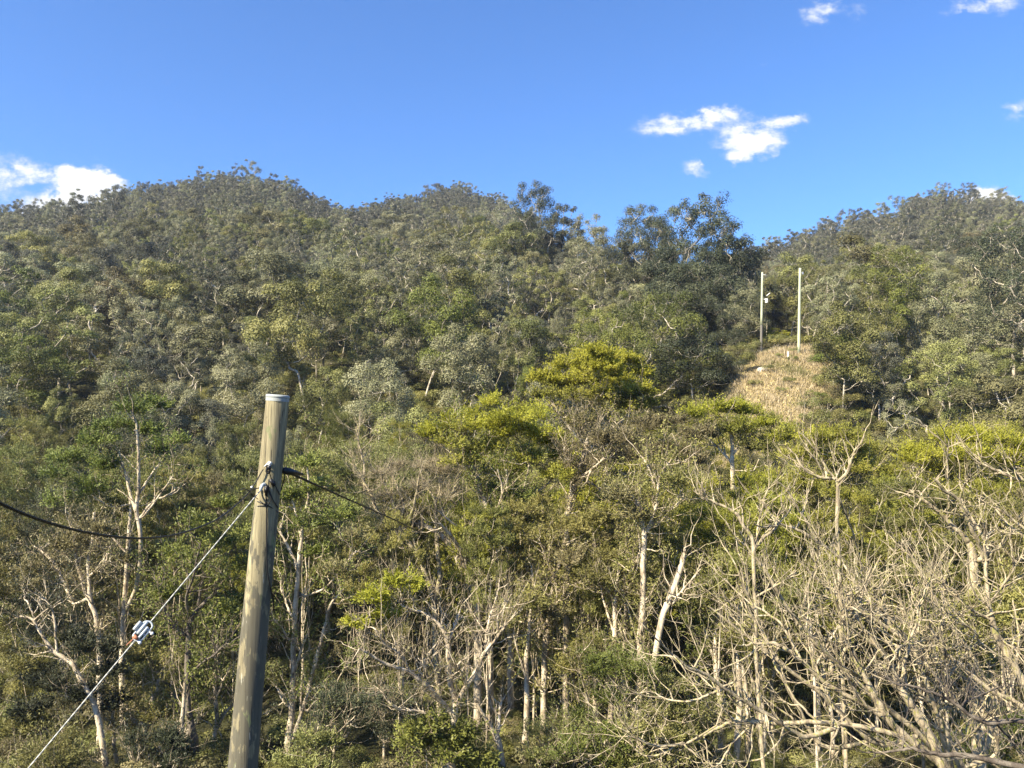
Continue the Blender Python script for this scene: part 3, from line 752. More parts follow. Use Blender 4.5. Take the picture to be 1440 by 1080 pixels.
# ------------------------------------------------------------------ trees followed limb by limb
def traced(name, d, limbs, label, clumps=(), leaf='moss', bark='paper', group=None, subs=40, sub_len=1.6, twl=.7, tw=3, tw2=0, wpx=1.8, spur=.35, sprays=32, per=22, L=.17, Wd=.055, seed=1, dj=1.2, up=.5, curl=.25, flat=.62, leafy=None, cat='tree'):
    """limbs: rows (u, v, width px[, depth offset]); the first one is the trunk, which runs on down to the ground.
    clumps: (u, v, radius px[, leaf material])"""
    global rng
    keep = rng; rng = np.random.default_rng(seed)
    u0, v0 = limbs[0][0][:2]; root = P(u0, v0, d); gz = float(height(root[0], root[1])); base = np.array([root[0], root[1], gz])
    sk = Skel(base - [0, 0, .5]); sk.r[0] = limbs[0][0][2] * .5 * d / F * 1.25
    px = d / F
    for k, lb in enumerate(limbs):
        n = len(lb); off = rng.normal() * dj if k else 0
        pts = []
        for i, q in enumerate(lb):
            o = (q[3] if len(q) > 3 else off * (i / max(1, n - 1)) ** 1.0)
            pts.append(np.append(P(q[0], q[1], d + o), q[2] * .5 * px))
        pts = np.array(pts)
        if k == 0:
            if root[2] - gz > .5:
                pts = np.vstack([np.append(base + [0, 0, .3 * (root[2] - gz)], pts[0, 3] * 1.12), pts])
            par = 0
        else:
            A = np.array(sk.p); par = int(np.argmin(np.linalg.norm((A - pts[0, :3]) * [1, .5, 1], axis=1)))
            # keep the start on the parent, whatever depth it has
            sh = A[par][1] - pts[0, 1]; w8 = np.linspace(1, 0, n); tmp = pts.copy()
            for i, q in enumerate(lb):
                pts[i, :3] = P(q[0], q[1], pts[i, 1] + sh * (1 if k else 0))
        m = max(6, n * 4)
        sp = smooth_path(pts, m); L_ = np.linalg.norm(pts[-1, :3] - pts[0, :3])
        jit = rng.normal(size=(m, 3)) * min(.012, .004 * L_); jit[0] = 0; sp[:, :3] += jit
        sk.path(par, sp[:, :3], np.maximum(sp[:, 3], .35 * px))
    gt, gl = Geo(), Geo(); gls = {leaf: gl}
    n_tr = len(sk.p)
    bare = bark == 'twig' or name in ('bare_tree', 'dead_tree')
    tm_ = 0 if bare else 1
    if leafy is None: leafy = 0 if bare or not clumps else 13
    for c in clumps: sk.reach(P(c[0], c[1] + c[2] * .3, d + (c[3] if len(c) > 3 and not isinstance(c[3], str) else rng.normal() * dj)), .3, .5)
    sk.emit(gt, .4 * px, .45, 7)
    A = np.array(sk.p); rad = sk.rad
    cand = np.array([i for i in range(4, len(A)) if rad[i] < 5.0 * px and (sk.par[i] > 3)])
    if subs and len(cand):
        idx = rng.choice(cand, subs)
        s = A[idx]; pd = unit(A[idx] - A[np.array(sk.par)[idx]])
        dr = unit(pd * .7 + rdir(subs) * 1.0 + np.array([0, 0, up * .5]))
        p1 = twigs(gt, s, dr, sub_len * rng.uniform(.4, 1.3, subs), np.minimum(wpx * .5 * px * rng.uniform(.5, 1.3, subs), rad[idx] * .8), curl=curl, wob=.3 if not bare else .22, seg=6, k=5)
        for lev, (num, ll, ww) in enumerate([(tw, twl, .5), (tw2, twl * .55, .3)]):
            if num <= 0: break
            q = rng.integers(1, p1.shape[1], (len(p1), num)); row = np.arange(len(p1))[:, None]
            s2 = p1[row, q].reshape(-1, 3); d2 = unit((p1[row, q] - p1[row, q - 1]).reshape(-1, 3)) * .8 + rdir(len(s2)) * .8 + np.array([0, 0, up * .5])
            p1 = twigs(gt, s2, unit(d2), ll * rng.uniform(.5, 1.2, len(s2)), ww * wpx * .5 * px, curl=curl, wob=.3 if not bare else .16, seg=4 if lev == 0 else 3, k=3, mat=tm_)
        if leafy:
            nl = int(len(p1) * leafy); idx = rng.integers(0, len(p1), nl); w_ = rng.integers(1, p1.shape[1], nl); q = p1[idx, w_] + rng.normal(size=(nl, 3)) * .13
            leaves(gl, q, unit(rdir(nl) + [0, 0, .5]), L, Wd, np.clip((idx % 7) / 10 + .4 * rng.random(nl), 0, 1))
    for c in clumps:
        cp = P(c[0], c[1], d + 0); 
        R = c[2] * px
        # the limb above reached the clump at its own depth; take it from the skeleton
        k = int(np.argmin(np.linalg.norm((A - P(c[0], c[1] + c[2] * .3, d)) * [1, .15, 1], axis=1))); yy = A[k][1]
        lf = c[4] if len(c) > 4 else (c[3] if len(c) > 3 and isinstance(c[3], str) else leaf)
        if lf not in gls: gls[lf] = Geo()
        cp = P(c[0], c[1], yy)
        nsub = max(2, int(round((R / .85) ** 2 * 2.2)))
        for _ in range(nsub):
            o = rdir(1)[0]; o[2] = abs(o[2]) * .8 - .2
            spray(gt, gls[lf], cp + o * R * .72 * np.array([1, 1, flat]), min(R, .85) * rng.uniform(.7, 1.2), sprays, per, L, Wd, .65, wr=.14 * px if per else .3 * px, mat=tm_)
    e = empty(name, base)
    link('trunk', gt.mesh(name + '_trunk', [M[bark], M['finetwig']], True, base), e)
    g2 = Geo(); ms = []
    for i, (kf, gg) in enumerate(gls.items()):
        if gg.n: g2.join(gg, len(ms)); ms.append(M[kf])
    if g2.n: link('crown', g2.mesh(name + '_crown', ms, False, base), e)
    tag(e, label, cat, group)
    rng = keep
    return e

# paperbarks on the cable side
traced('paperbark_tree', 44, [
    [(172, 1080, 9), (173, 1000, 8.5), (172, 930, 8), (174, 870, 7), (178, 800, 6), (183, 700, 4), (172, 650, 2.5)],
    [(172, 930, 8), (186, 905, 6), (195, 880, 4)],
    [(176, 860, 6), (190, 830, 5.5), (197, 790, 5.5), (196, 740, 6), (192, 718, 6), (195, 690, 5), (195, 660, 4.2), (192, 600, 3), (184, 576, 2)],
    [(192, 720, 5), (183, 695, 4), (176, 668, 3), (171, 648, 2.2), (166, 632, 1.6)],
    [(197, 728, 4), (215, 706, 3), (235, 697, 2.6), (252, 685, 1.8)], [(195, 695, 4), (208, 675, 3), (218, 660, 2.4), (226, 650, 1.6)],
    [(202, 726, 3), (222, 700, 2.5), (244, 668, 1.6)], [(171, 770, 3), (160, 758, 2.4), (152, 752, 1.8)]],
    'white-trunked paperbark forking high where the sagging cable crosses it', clumps=[(185, 580, 26), (215, 575, 22), (160, 600, 24), (200, 610, 22), (135, 625, 24), (240, 625, 22), (100, 650, 26, 'green'), (80, 670, 22, 'green'), (130, 690, 24), (225, 640, 18), (90, 710, 22), (150, 660, 24)],
    leaf='green', subs=70, seed=11, dj=1.0)
traced('paperbark_tree', 41, [
    [(141, 1080, 9), (141, 1000, 9), (141, 950, 8), (139, 900, 7), (135, 870, 6.5), (128, 845, 6), (125, 810, 5), (124, 785, 5), (130, 760, 4.5), (132, 720, 3)],
    [(127, 850, 5), (115, 815, 5), (108, 785, 5), (105, 755, 4), (98, 735, 2.5)], [(125, 812, 4), (140, 795, 3), (150, 780, 2.5), (155, 768, 1.8)],
    [(105, 850, 3.5), (90, 820, 4.5), (78, 795, 4), (62, 778, 3), (48, 768, 2)], [(137, 960, 4), (140, 900, 4), (143, 870, 3.5)]],
    'pale paperbark with three raised arms beside the one crossed by the cable', clumps=[(140, 745, 20), (60, 800, 26, 'brown'), (30, 830, 22, 'brown'), (110, 760, 18), (165, 790, 18, 'brown'), (90, 770, 18, 'brown')],
    leaf='brown', subs=90, twl=.8, tw=4, seed=12, dj=.8)
traced('paperbark_tree', 36, [
    [(150, 1080, 9), (135, 1000, 8), (122, 970, 7.5), (108, 945, 7), (100, 932, 6), (72, 912, 5.5), (55, 885, 4), (43, 870, 3), (28, 866, 2)],
    [(80, 915, 3.5), (76, 870, 3), (70, 850, 2), (55, 840, 1.5)], [(55, 885, 3), (40, 850, 2), (30, 838, 1.4)]],
    'leaning dead-topped paperbark low under the cable sag', clumps=[(105, 905, 30), (135, 920, 26), (80, 960, 34), (130, 985, 30), (60, 1000, 30), (160, 990, 22), (30, 940, 26, 'moss'), (30, 1030, 34, 'moss'), (100, 1045, 34, 'moss'), (165, 940, 22)], leaf='dark', subs=60, seed=13)
traced('paperbark_tree', 38, [
    [(188, 1080, 8), (200, 1045, 7), (210, 1010, 7), (214, 985, 6.5), (222, 970, 5), (225, 950, 4), (230, 940, 3)], [(165, 1075, 6), (160, 1040, 5), (158, 1000, 4)], [(205, 1020, 4), (185, 1010, 3), (175, 985, 2)]],
    'curved pale sapling under the white strain insulator', clumps=[(230, 1010, 20, 'moss'), (180, 930, 22, 'moss')], leaf='moss', subs=70, seed=14, sub_len=1.2)
traced('paperbark_tree', 37, [
    [(276, 1080, 12), (273, 1040, 11), (267, 1010, 9), (263, 980, 8), (264, 930, 8), (266, 880, 7), (275, 860, 6), (290, 845, 5), (303, 830, 4), (312, 800, 3)],
    [(265, 890, 6), (252, 890, 5), (240, 870, 4), (230, 850, 3), (222, 820, 2)], [(268, 950, 3.5), (280, 935, 3), (300, 922, 2.4), (318, 905, 1.6)],
    [(262, 1000, 5), (250, 985, 5), (240, 965, 4), (225, 955, 2.5)], [(266, 870, 4), (262, 840, 3.5), (272, 810, 3), (283, 760, 2)], [(278, 855, 4), (284, 820, 3), (300, 790, 2)]],
    'dark-limbed paperbark with bare spreading branches behind the guy wire', clumps=[(300, 770, 24), (250, 790, 28), (330, 760, 22), (225, 840, 20), (270, 740, 24), (310, 710, 22), (340, 800, 22), (310, 860, 20)],
    leaf='green', bark='darkbark', subs=120, tw=4, seed=15)
traced('paperbark_tree', 36.5, [[(254, 1080, 7), (255, 1030, 7), (258, 990, 5), (260, 960, 4)], [(262, 1080, 5), (262, 1040, 5), (268, 1010, 3)]], 'straight white double stem at the base of the dark-limbed paperbark', subs=14, seed=16)
traced('paperbark_tree', 40, [[(298, 1080, 7), (301, 1040, 6), (305, 1010, 6), (302, 970, 5), (304, 940, 4), (300, 900, 3), (306, 850, 2)], [(305, 1025, 5), (315, 1005, 4.5), (326, 992, 3.5), (345, 970, 2)], [(303, 985, 3), (315, 955, 2.5), (325, 935, 1.6)]],
    'slim white paperbark just beside the wooden pole', clumps=[(300, 880, 22), (325, 850, 22), (290, 930, 18)], leaf='green', subs=50, seed=17)
traced('paperbark_tree', 40, [
    [(402, 1080, 13), (406, 1040, 12), (410, 1005, 9), (412, 960, 8), (413, 900, 7.5), (416, 850, 7), (420, 800, 6.5), (423, 765, 5.5), (427, 735, 4), (434, 690, 3), (431, 640, 2)],
    [(418, 800, 5), (411, 780, 4), (402, 763, 3.4), (390, 742, 2.5)], [(412, 905, 3.5), (402, 892, 3), (392, 878, 2.4), (380, 872, 2)],
    [(428, 838, 3), (455, 828, 2.8), (478, 803, 2.4), (500, 775, 1.6)],
    [(412, 1040, 7), (425, 1000, 6), (436, 960, 5.5), (446, 920, 5), (457, 880, 4.5), (465, 850, 3.4), (484, 828, 2)], [(432, 1000, 3.4), (450, 980, 3), (470, 965, 2.4), (486, 935, 1.5)],
    [(416, 940, 4), (424, 912, 3.4), (432, 893, 2)], [(413, 870, 4), (405, 855, 3), (396, 825, 2)], [(424, 760, 4), (418, 730, 3), (410, 700, 2)], [(410, 1000, 3), (398, 985, 2.4), (388, 965, 2)]],
    'white paperbark with a dark second limb standing beside the wooden pole', clumps=[(425, 655, 20), (450, 690, 24), (415, 700, 18), (470, 730, 22), (440, 740, 22), (500, 760, 22, 'brown'), (395, 700, 14), (480, 800, 20, 'brown'), (455, 780, 20)],
    leaf='green', subs=110, tw=4, seed=18)
# grey bare crown and the pale leaning stems beside it
traced('paperbark_tree', 43, [
    [(622, 1080, 9), (618, 1000, 8), (614, 940, 8), (612, 900, 8), (610, 850, 7), (598, 808, 7), (585, 778, 6.5), (572, 758, 6), (560, 740, 6), (556, 718, 4.5), (548, 695, 3.4), (535, 670, 2.4)],
    [(560, 740, 5), (545, 730, 5), (530, 718, 4.5), (524, 700, 4), (515, 683, 3), (506, 668, 2)], [(562, 735, 4), (568, 712, 3.5), (560, 690, 2.8), (552, 668, 2)], [(566, 745, 4), (580, 720, 4), (584, 700, 3), (590, 670, 2)],
    [(612, 850, 7), (618, 810, 6.5), (615, 770, 6), (613, 735, 5), (612, 705, 4), (600, 685, 3), (590, 660, 2)], [(614, 730, 4), (628, 705, 3.4), (640, 685, 2.4), (645, 665, 1.6)], [(612, 710, 3), (618, 690, 2.5), (622, 665, 1.8)],
    [(585, 778, 3.5), (580, 745, 3), (585, 715, 2.4)], [(513, 690, 3), (511, 650, 2.8), (505, 625, 2.4), (501, 600, 1.8)]],
    'paperbark with a dense leafless grey twig crown next to the outgoing cable', clumps=[(530, 670, 26), (565, 660, 28), (600, 655, 28), (630, 668, 24), (585, 690, 26), (545, 700, 20), (620, 700, 22)], leaf='brown', per=0, sprays=80, subs=150, sub_len=1.4, tw=5, tw2=2, bark='twig', seed=19, dj=.8)
traced('dead_tree', 44, [[(672, 860, 11), (664, 830, 10), (650, 800, 10), (640, 778, 9), (622, 755, 8), (600, 740, 6), (588, 733, 4)], [(655, 800, 6), (648, 775, 6), (635, 755, 5), (620, 738, 3.5)]], 'fat pale leaning stem with broken end behind the grey twig crown', subs=20, seed=20)
# yellow-green dome
traced('paperbark_tree', 45, [
    [(690, 1080, 9), (690, 900, 8), (688, 790, 7), (687, 760, 6.5), (685, 735, 7), (684, 712, 7), (677, 694, 6), (672, 672, 5.5), (664, 655, 5), (655, 640, 4), (648, 622, 3), (636, 600, 2)],
    [(678, 722, 5.5), (662, 718, 5), (646, 712, 4), (628, 698, 3)], [(688, 765, 5), (676, 752, 4.5), (660, 746, 4), (640, 738, 3.6), (618, 720, 2.4)],
    [(664, 655, 3), (660, 622, 3), (650, 598, 2)], [(686, 735, 4), (700, 715, 4), (706, 690, 3), (700, 660, 2)]],
    'forked white paperbark carrying one side of the yellow-green dome', clumps=[(680, 600, 34, 'bright'), (650, 590, 26, 'bright'), (605, 612, 26, 'bright'), (715, 590, 30, 'bright'), (690, 635, 30, 'lime'), (655, 650, 22, 'lime'), (630, 625, 18, 'lime'), (640, 605, 24, 'lime'), (700, 570, 22, 'bright')],
    leaf='green', subs=90, seed=21, dj=1.0)
traced('paperbark_tree', 46, [
    [(718, 1080, 10), (718, 900, 9), (716, 800, 8), (714, 765, 8), (708, 750, 6), (700, 740, 5.5), (692, 728, 4.5), (688, 700, 3)], [(716, 755, 7), (720, 735, 6), (716, 712, 4.5), (713, 690, 4), (712, 660, 2.5)],
    [(722, 730, 4), (745, 700, 3.4), (770, 680, 2.4), (790, 650, 1.8)], [(716, 720, 3.6), (735, 690, 3), (745, 650, 2)]],
    'white-limbed paperbark under the middle of the yellow-green dome', clumps=[(730, 610, 36, 'bright'), (770, 625, 34, 'bright'), (800, 640, 28, 'bright'), (745, 650, 32, 'lime'), (780, 670, 30, 'lime'), (705, 665, 26, 'lime'), (725, 700, 24), (760, 705, 26), (700, 690, 22), (750, 590, 26, 'bright'), (820, 670, 22, 'lime')],
    leaf='green', subs=90, seed=22, dj=1.2)
# umbrella crown
traced('umbrella_tree', 60, [
    [(855, 800, 8), (853, 700, 8), (852, 640, 8), (850, 605, 7), (846, 585, 5), (842, 565, 4)], [(850, 612, 5), (868, 598, 4.5), (885, 582, 4), (902, 572, 2.5)], [(850, 630, 5), (832, 605, 4), (815, 582, 3.5), (798, 560, 2.4)],
    [(848, 640, 5), (820, 622, 4.5), (800, 600, 4), (785, 580, 3), (775, 560, 2)], [(852, 605, 4), (862, 580, 3.6), (868, 550, 2)], [(846, 590, 3.5), (835, 570, 3), (828, 545, 2)]],
    'umbrella tree with a wide yellow-green crown standing highest over the gully', clumps=[(768, 535, 24), (785, 552, 20), (800, 520, 26), (825, 508, 28), (850, 503, 28), (875, 510, 26), (895, 528, 24), (905, 550, 20), (845, 525, 34), (870, 540, 32), (815, 540, 28), (790, 540, 24), (885, 560, 24, 'green'), (845, 560, 26, 'lime'), (905, 572, 18, 'lime'), (800, 562, 22, 'lime'), (765, 560, 16, 'lime'), (865, 575, 20, 'lime')],
    leaf='bright', subs=140, seed=23, dj=2.2, sub_len=1.8, flat=.75, L=.2, Wd=.07, sprays=30, per=22)
traced('paperbark_tree', 45, [
    [(795, 1080, 10), (796, 900, 9), (796, 780, 8), (797, 730, 8), (802, 705, 7), (806, 685, 7), (814, 665, 8), (820, 645, 8), (824, 625, 6), (830, 605, 3)], [(810, 675, 5), (830, 662, 4), (846, 648, 2.5)],
    [(803, 705, 4), (803, 675, 3.4), (800, 650, 2.8), (792, 632, 2)], [(822, 640, 4), (835, 628, 3), (840, 620, 2)], [(815, 668, 4), (840, 685, 2.5), (860, 690, 2)]],
    'twisted pale paperbark rising out of the brownish twigs under the umbrella crown', clumps=[(870, 620, 34), (910, 605, 32), (945, 600, 30), (975, 615, 30), (850, 650, 28), (900, 645, 34), (945, 640, 32), (820, 600, 20, 'moss'), (985, 650, 28), (930, 680, 26)],
    leaf='brown', subs=160, tw=4, seed=24, dj=1.5)
traced('paperbark_tree', 42, [
    [(764, 1080, 9), (764, 1000, 9), (766, 940, 9), (768, 900, 10), (772, 870, 9), (774, 845, 7), (779, 820, 5.5), (786, 795, 4.5), (792, 770, 3.5), (798, 745, 2)], [(768, 895, 5), (760, 860, 4.5), (752, 830, 4), (748, 800, 2.6)],
    [(772, 860, 4), (790, 840, 3), (800, 820, 2)], [(780, 815, 3.4), (770, 790, 2.6), (760, 765, 1.8)]],
    'thick pale peeling paperbark trunk below the yellow-green dome', clumps=[(800, 745, 28), (840, 735, 28), (880, 760, 26, 'brown'), (760, 770, 24), (800, 790, 24, 'brown'), (850, 780, 26), (720, 800, 22, 'brown')], leaf='moss', subs=110, tw=4, seed=25)
traced('paperbark_tree', 38, [
    [(898, 1080, 10), (900, 960, 9), (900, 900, 9), (904, 850, 8.5), (904, 800, 8), (906, 755, 7.5), (903, 735, 7), (900, 715, 6), (890, 700, 5), (880, 692, 3.5)], [(906, 750, 6), (918, 736, 5.5), (932, 722, 4.5), (948, 712, 3), (960, 700, 2)],
    [(912, 742, 5), (922, 718, 4.5), (924, 695, 4), (929, 668, 3), (945, 645, 2)], [(904, 768, 5), (897, 785, 4), (890, 803, 2.5)], [(922, 690, 3), (915, 665, 2.6), (905, 645, 2), (898, 640, 1.6)]],
    'lone Y-forked white paperbark between umbrella crown and bare branches', clumps=[(960, 680, 24), (900, 730, 20, 'brown'), (870, 700, 22, 'brown')], leaf='moss', subs=110, tw=4, seed=26)
traced('paperbark_tree', 36, [[(900, 1080, 8), (925, 900, 9), (938, 850, 9), (950, 820, 8.5), (958, 795, 8), (963, 778, 6)], [(945, 850, 4), (960, 830, 3), (985, 800, 2)]], 'stout leaning white stump with snapped top beside the Y-forked paperbark', subs=24, seed=27)
# big spreading bare-armed tree low in the middle
traced('paperbark_tree', 33, [
    [(634, 1080, 13), (636, 1040, 12), (638, 1010, 11), (640, 985, 9), (633, 960, 8), (631, 935, 8), (630, 910, 8), (627, 895, 6), (615, 875, 4.5), (595, 862, 3), (565, 852, 2)],
    [(632, 1000, 7), (620, 985, 7), (606, 970, 6.5), (592, 958, 6), (575, 945, 5.5), (555, 938, 5), (535, 930, 4), (520, 920, 3), (505, 912, 2)], [(578, 948, 4), (568, 928, 3.5), (556, 915, 3), (540, 905, 2.4), (528, 885, 1.8)],
    [(604, 970, 4), (600, 945, 3.6), (595, 930, 3), (596, 912, 2)], [(632, 1025, 5), (612, 1012, 4.5), (590, 1000, 4), (565, 998, 3), (545, 985, 2.4), (535, 965, 1.6)],
    [(640, 1000, 8), (650, 975, 7.5), (660, 960, 7), (672, 940, 6), (680, 920, 5.5), (695, 902, 4.5), (705, 888, 3.5), (714, 875, 2)], [(684, 915, 4), (684, 890, 3.5), (690, 865, 3), (700, 835, 2)], [(656, 965, 4), (648, 945, 3), (640, 935, 2)],
    [(702, 890, 3), (700, 870, 2.6), (712, 850, 2), (720, 835, 1.4)], [(630, 905, 4), (640, 880, 3), (650, 850, 2)]],
    'broad paperbark with bare white arms spreading low in the middle of the gully', clumps=[(590, 830, 26, 'bright'), (560, 825, 24, 'bright'), (520, 845, 24, 'bright'), (540, 870, 20, 'bright'), (500, 880, 18, 'bright')],
    leaf='brown', subs=190, sub_len=1.5, tw=4, twl=.8, seed=28, dj=1.2, wpx=1.8, leafy=2)
traced('paperbark_tree', 35, [[(708, 1080, 9), (700, 1040, 8), (692, 1025, 6), (680, 1005, 5), (668, 985, 4)], [(700, 1040, 5), (702, 1010, 5), (704, 990, 3)]], 'short pale broken trunk touching the broad bare-armed paperbark', subs=20, seed=29)
# straight white trunks in the lower middle
TR = 'straight white trunks standing together low in the gully'
for i, (ub, ut, vt, w, dd, lab) in enumerate([(735, 742, 900, 9, 40, 'grey-footed white trunk beyond the broad bare-armed paperbark'), (829, 826, 965, 7, 41, 'narrow white trunk alone in the dark gap'), (845, 838, 960, 8, 40, 'first and lowest-topped white trunk of the close-set clump'),
        (852, 866, 840, 9, 40, 'thick white trunk of the close-set clump with high fork'), (865, 880, 850, 7, 41, 'curved thin trunk in the close-set clump'), (880, 905, 870, 8, 40, 'white trunk leaning out of the close-set clump'),
        (1012, 1008, 880, 8, 37, 'ragged white trunk under the dark fork of the bare tree'), (1035, 1040, 850, 9, 36, 'thick ragged white trunk below the dry clearing'), (1052, 1044, 870, 8, 37, 'twin of the thick ragged white trunk'),
        (1072, 1068, 930, 9, 36, 'grey-barked trunk with sunlit base near the long low bough'), (1150, 1146, 860, 7, 38, 'thin white trunk behind the long low bough'), (1172, 1160, 900, 6, 38, 'thin white trunk behind the tangled bare limbs'), (1395, 1400, 900, 8, 38, 'stout cream trunk behind the bent grey limb')]):
    traced('paperbark_tree', dd, [[(ub, 1080, w), (ub * .6 + ut * .4 + 3, (1080 * .6 + vt * .4), w * .95), (ut - 2, vt * .75 + 270, w * .8), (ut, vt, w * .6), (ut + 6, vt - 60, 2.5)], [(ut, vt + 60, w * .4), (ut - 18, vt, 2.5), (ut - 26, vt - 40, 1.6)]], lab, group=TR,
           clumps=[(ut, vt - 50, 22), (ut + 25, vt - 30, 20, 'brown'), (ut - 25, vt - 25, 20)], leaf='moss', subs=40, seed=40 + i)
# right-hand yellow-green crowns
traced('paperbark_tree', 58, [[(1030, 760, 7), (1030, 650, 6), (1028, 610, 5), (1020, 585, 3)], [(1030, 640, 4), (1050, 615, 3), (1075, 600, 2)], [(1029, 650, 4), (1005, 625, 3), (985, 610, 2)]], 'yellow-green crowned tree right in front of the dry clearing',
       clumps=[(1000, 577, 20), (1025, 574, 20), (1050, 582, 20), (980, 585, 18), (1070, 600, 20), (1035, 605, 26, 'lime'), (1090, 618, 18), (1000, 610, 24, 'moss'), (1060, 630, 24, 'moss'), (1090, 600, 18, 'lime'), (1108, 618, 18, 'lime')], leaf='bright', subs=70, seed=60, L=.19, Wd=.065)
traced('paperbark_tree', 50, [[(1168, 900, 7), (1168, 760, 6), (1165, 690, 5), (1160, 650, 3)], [(1168, 740, 4), (1140, 690, 3), (1125, 660, 2)], [(1168, 720, 4), (1200, 690, 3), (1215, 660, 2)]], 'green domed tree behind the slender forked pale stem',
       clumps=[(1150, 620, 28, 'bright'), (1180, 615, 30), (1210, 635, 28), (1130, 640, 26), (1165, 650, 34), (1200, 665, 30), (1130, 680, 28), (1230, 650, 22, 'bright'), (1160, 690, 30), (1220, 690, 28, 'moss'), (1250, 640, 22, 'moss')], leaf='lime', subs=80, seed=61)
traced('paperbark_tree', 50, [[(1372, 900, 9), (1370, 780, 8), (1366, 720, 6), (1360, 680, 4)], [(1368, 720, 4), (1330, 680, 3), (1310, 650, 2)], [(1368, 715, 4), (1400, 680, 3), (1425, 650, 2)]], 'yellow-green tree with a wide flat crown above the thick white fork',
       clumps=[(1300, 640, 26), (1325, 625, 26), (1350, 617, 28), (1380, 618, 28), (1410, 625, 28), (1435, 640, 26), (1280, 650, 20), (1340, 645, 30), (1375, 645, 32), (1410, 655, 28), (1455, 640, 26), (1360, 675, 26, 'lime'), (1310, 665, 24, 'lime'), (1420, 685, 24, 'lime'), (1260, 670, 24, 'lime'), (1400, 700, 24, 'lime')], leaf='bright', subs=80, seed=62, L=.17, Wd=.055, flat=.7)
# the bare pale-limbed trees close by
traced('bare_tree', 30, [
    [(1374, 1080, 13), (1370, 900, 13), (1367, 850, 14), (1368, 800, 13), (1366, 772, 10), (1358, 758, 8), (1342, 742, 7), (1328, 728, 6), (1308, 710, 5), (1290, 698, 4), (1278, 688, 3)],
    [(1372, 790, 8), (1382, 780, 6), (1370, 752, 6), (1356, 722, 5.5), (1345, 700, 5), (1328, 690, 4), (1312, 672, 2.5)], [(1385, 790, 5), (1388, 768, 5), (1372, 738, 4), (1356, 712, 3.5), (1350, 700, 3)],
    [(1350, 702, 3.4), (1356, 682, 3), (1362, 675, 2)], [(1390, 782, 4), (1404, 768, 3.6), (1416, 752, 2.8), (1420, 742, 2)], [(1332, 735, 3), (1334, 700, 3), (1332, 650, 2.6), (1334, 618, 2)], [(1300, 705, 3), (1288, 690, 2), (1262, 702, 2)], [(1386, 800, 5), (1390, 900, 5), (1392, 1000, 5)]],
    'bare tree with a thick white fork under the wide flat yellow-green crown', subs=70, bark='twig', seed=63, sub_len=1.3, tw=2, wpx=2.6)
traced('bare_tree', 27, [
    [(1190, 1080, 6), (1186, 960, 5.5), (1181, 860, 5), (1180, 790, 5), (1177, 740, 4.8), (1177, 680, 4.5), (1172, 673, 4), (1150, 671, 4), (1130, 658, 3.4), (1118, 640, 2.4), (1108, 628, 1.6)],
    [(1177, 678, 4), (1190, 665, 4), (1198, 645, 3.6), (1203, 632, 3), (1212, 622, 2.6), (1217, 606, 1.8)], [(1174, 673, 3), (1160, 655, 3), (1148, 635, 2.6), (1135, 618, 2.2), (1122, 606, 1.6)], [(1158, 668, 2.6), (1150, 650, 2.2), (1142, 640, 1.6)], [(1176, 672, 2.4), (1182, 658, 2), (1188, 652, 1.4)],
    [(1182, 785, 5), (1165, 772, 5), (1150, 762, 4.6), (1128, 748, 4.2), (1108, 740, 3.4), (1094, 736, 2.6), (1075, 738, 1.8)], [(1148, 760, 4), (1135, 735, 3.6), (1120, 712, 3.2), (1110, 695, 2.8), (1103, 685, 2), (1092, 677, 1.6)],
    [(1120, 745, 3), (1128, 722, 2.6), (1134, 705, 2.2), (1137, 688, 1.6)], [(1180, 700, 3), (1190, 725, 3), (1198, 745, 2.6), (1205, 770, 2.4), (1215, 805, 2)]],
    'slender pale stem ending in a candelabra of bare upturned twigs', subs=34, bark='twig', seed=64, sub_len=1.1, tw=2, wpx=2.8, up=1.2, dj=.7)
traced('bare_tree', 25, [
    [(1074, 1080, 6), (1066, 960, 6), (1063, 880, 5.5), (1061, 830, 5), (1060, 790, 5.5), (1057, 755, 5.5), (1046, 741, 5), (1037, 724, 4.5), (1030, 718, 4), (1012, 710, 4), (1000, 704, 3.4), (986, 699, 3), (976, 690, 2)],
    [(1064, 768, 4.5), (1074, 756, 4.5), (1088, 745, 4), (1096, 735, 3), (1108, 722, 1.8)], [(1092, 740, 3), (1072, 741, 2.6), (1060, 737, 1.8)], [(1063, 770, 3), (1066, 740, 3), (1072, 715, 2.4), (1078, 690, 1.8)], [(1032, 718, 3), (1030, 706, 1.6)],
    [(1060, 870, 4), (1040, 860, 3.6), (1020, 840, 3), (1010, 820, 2), (1000, 800, 1.6)], [(1062, 840, 3), (1080, 830, 3), (1110, 812, 2.4), (1130, 800, 1.8)]],
    'bare tree whose top bends over in a hook below the dry clearing', subs=50, bark='twig', seed=65, sub_len=1.2, tw=2, wpx=2.8, up=1.1, dj=.7)
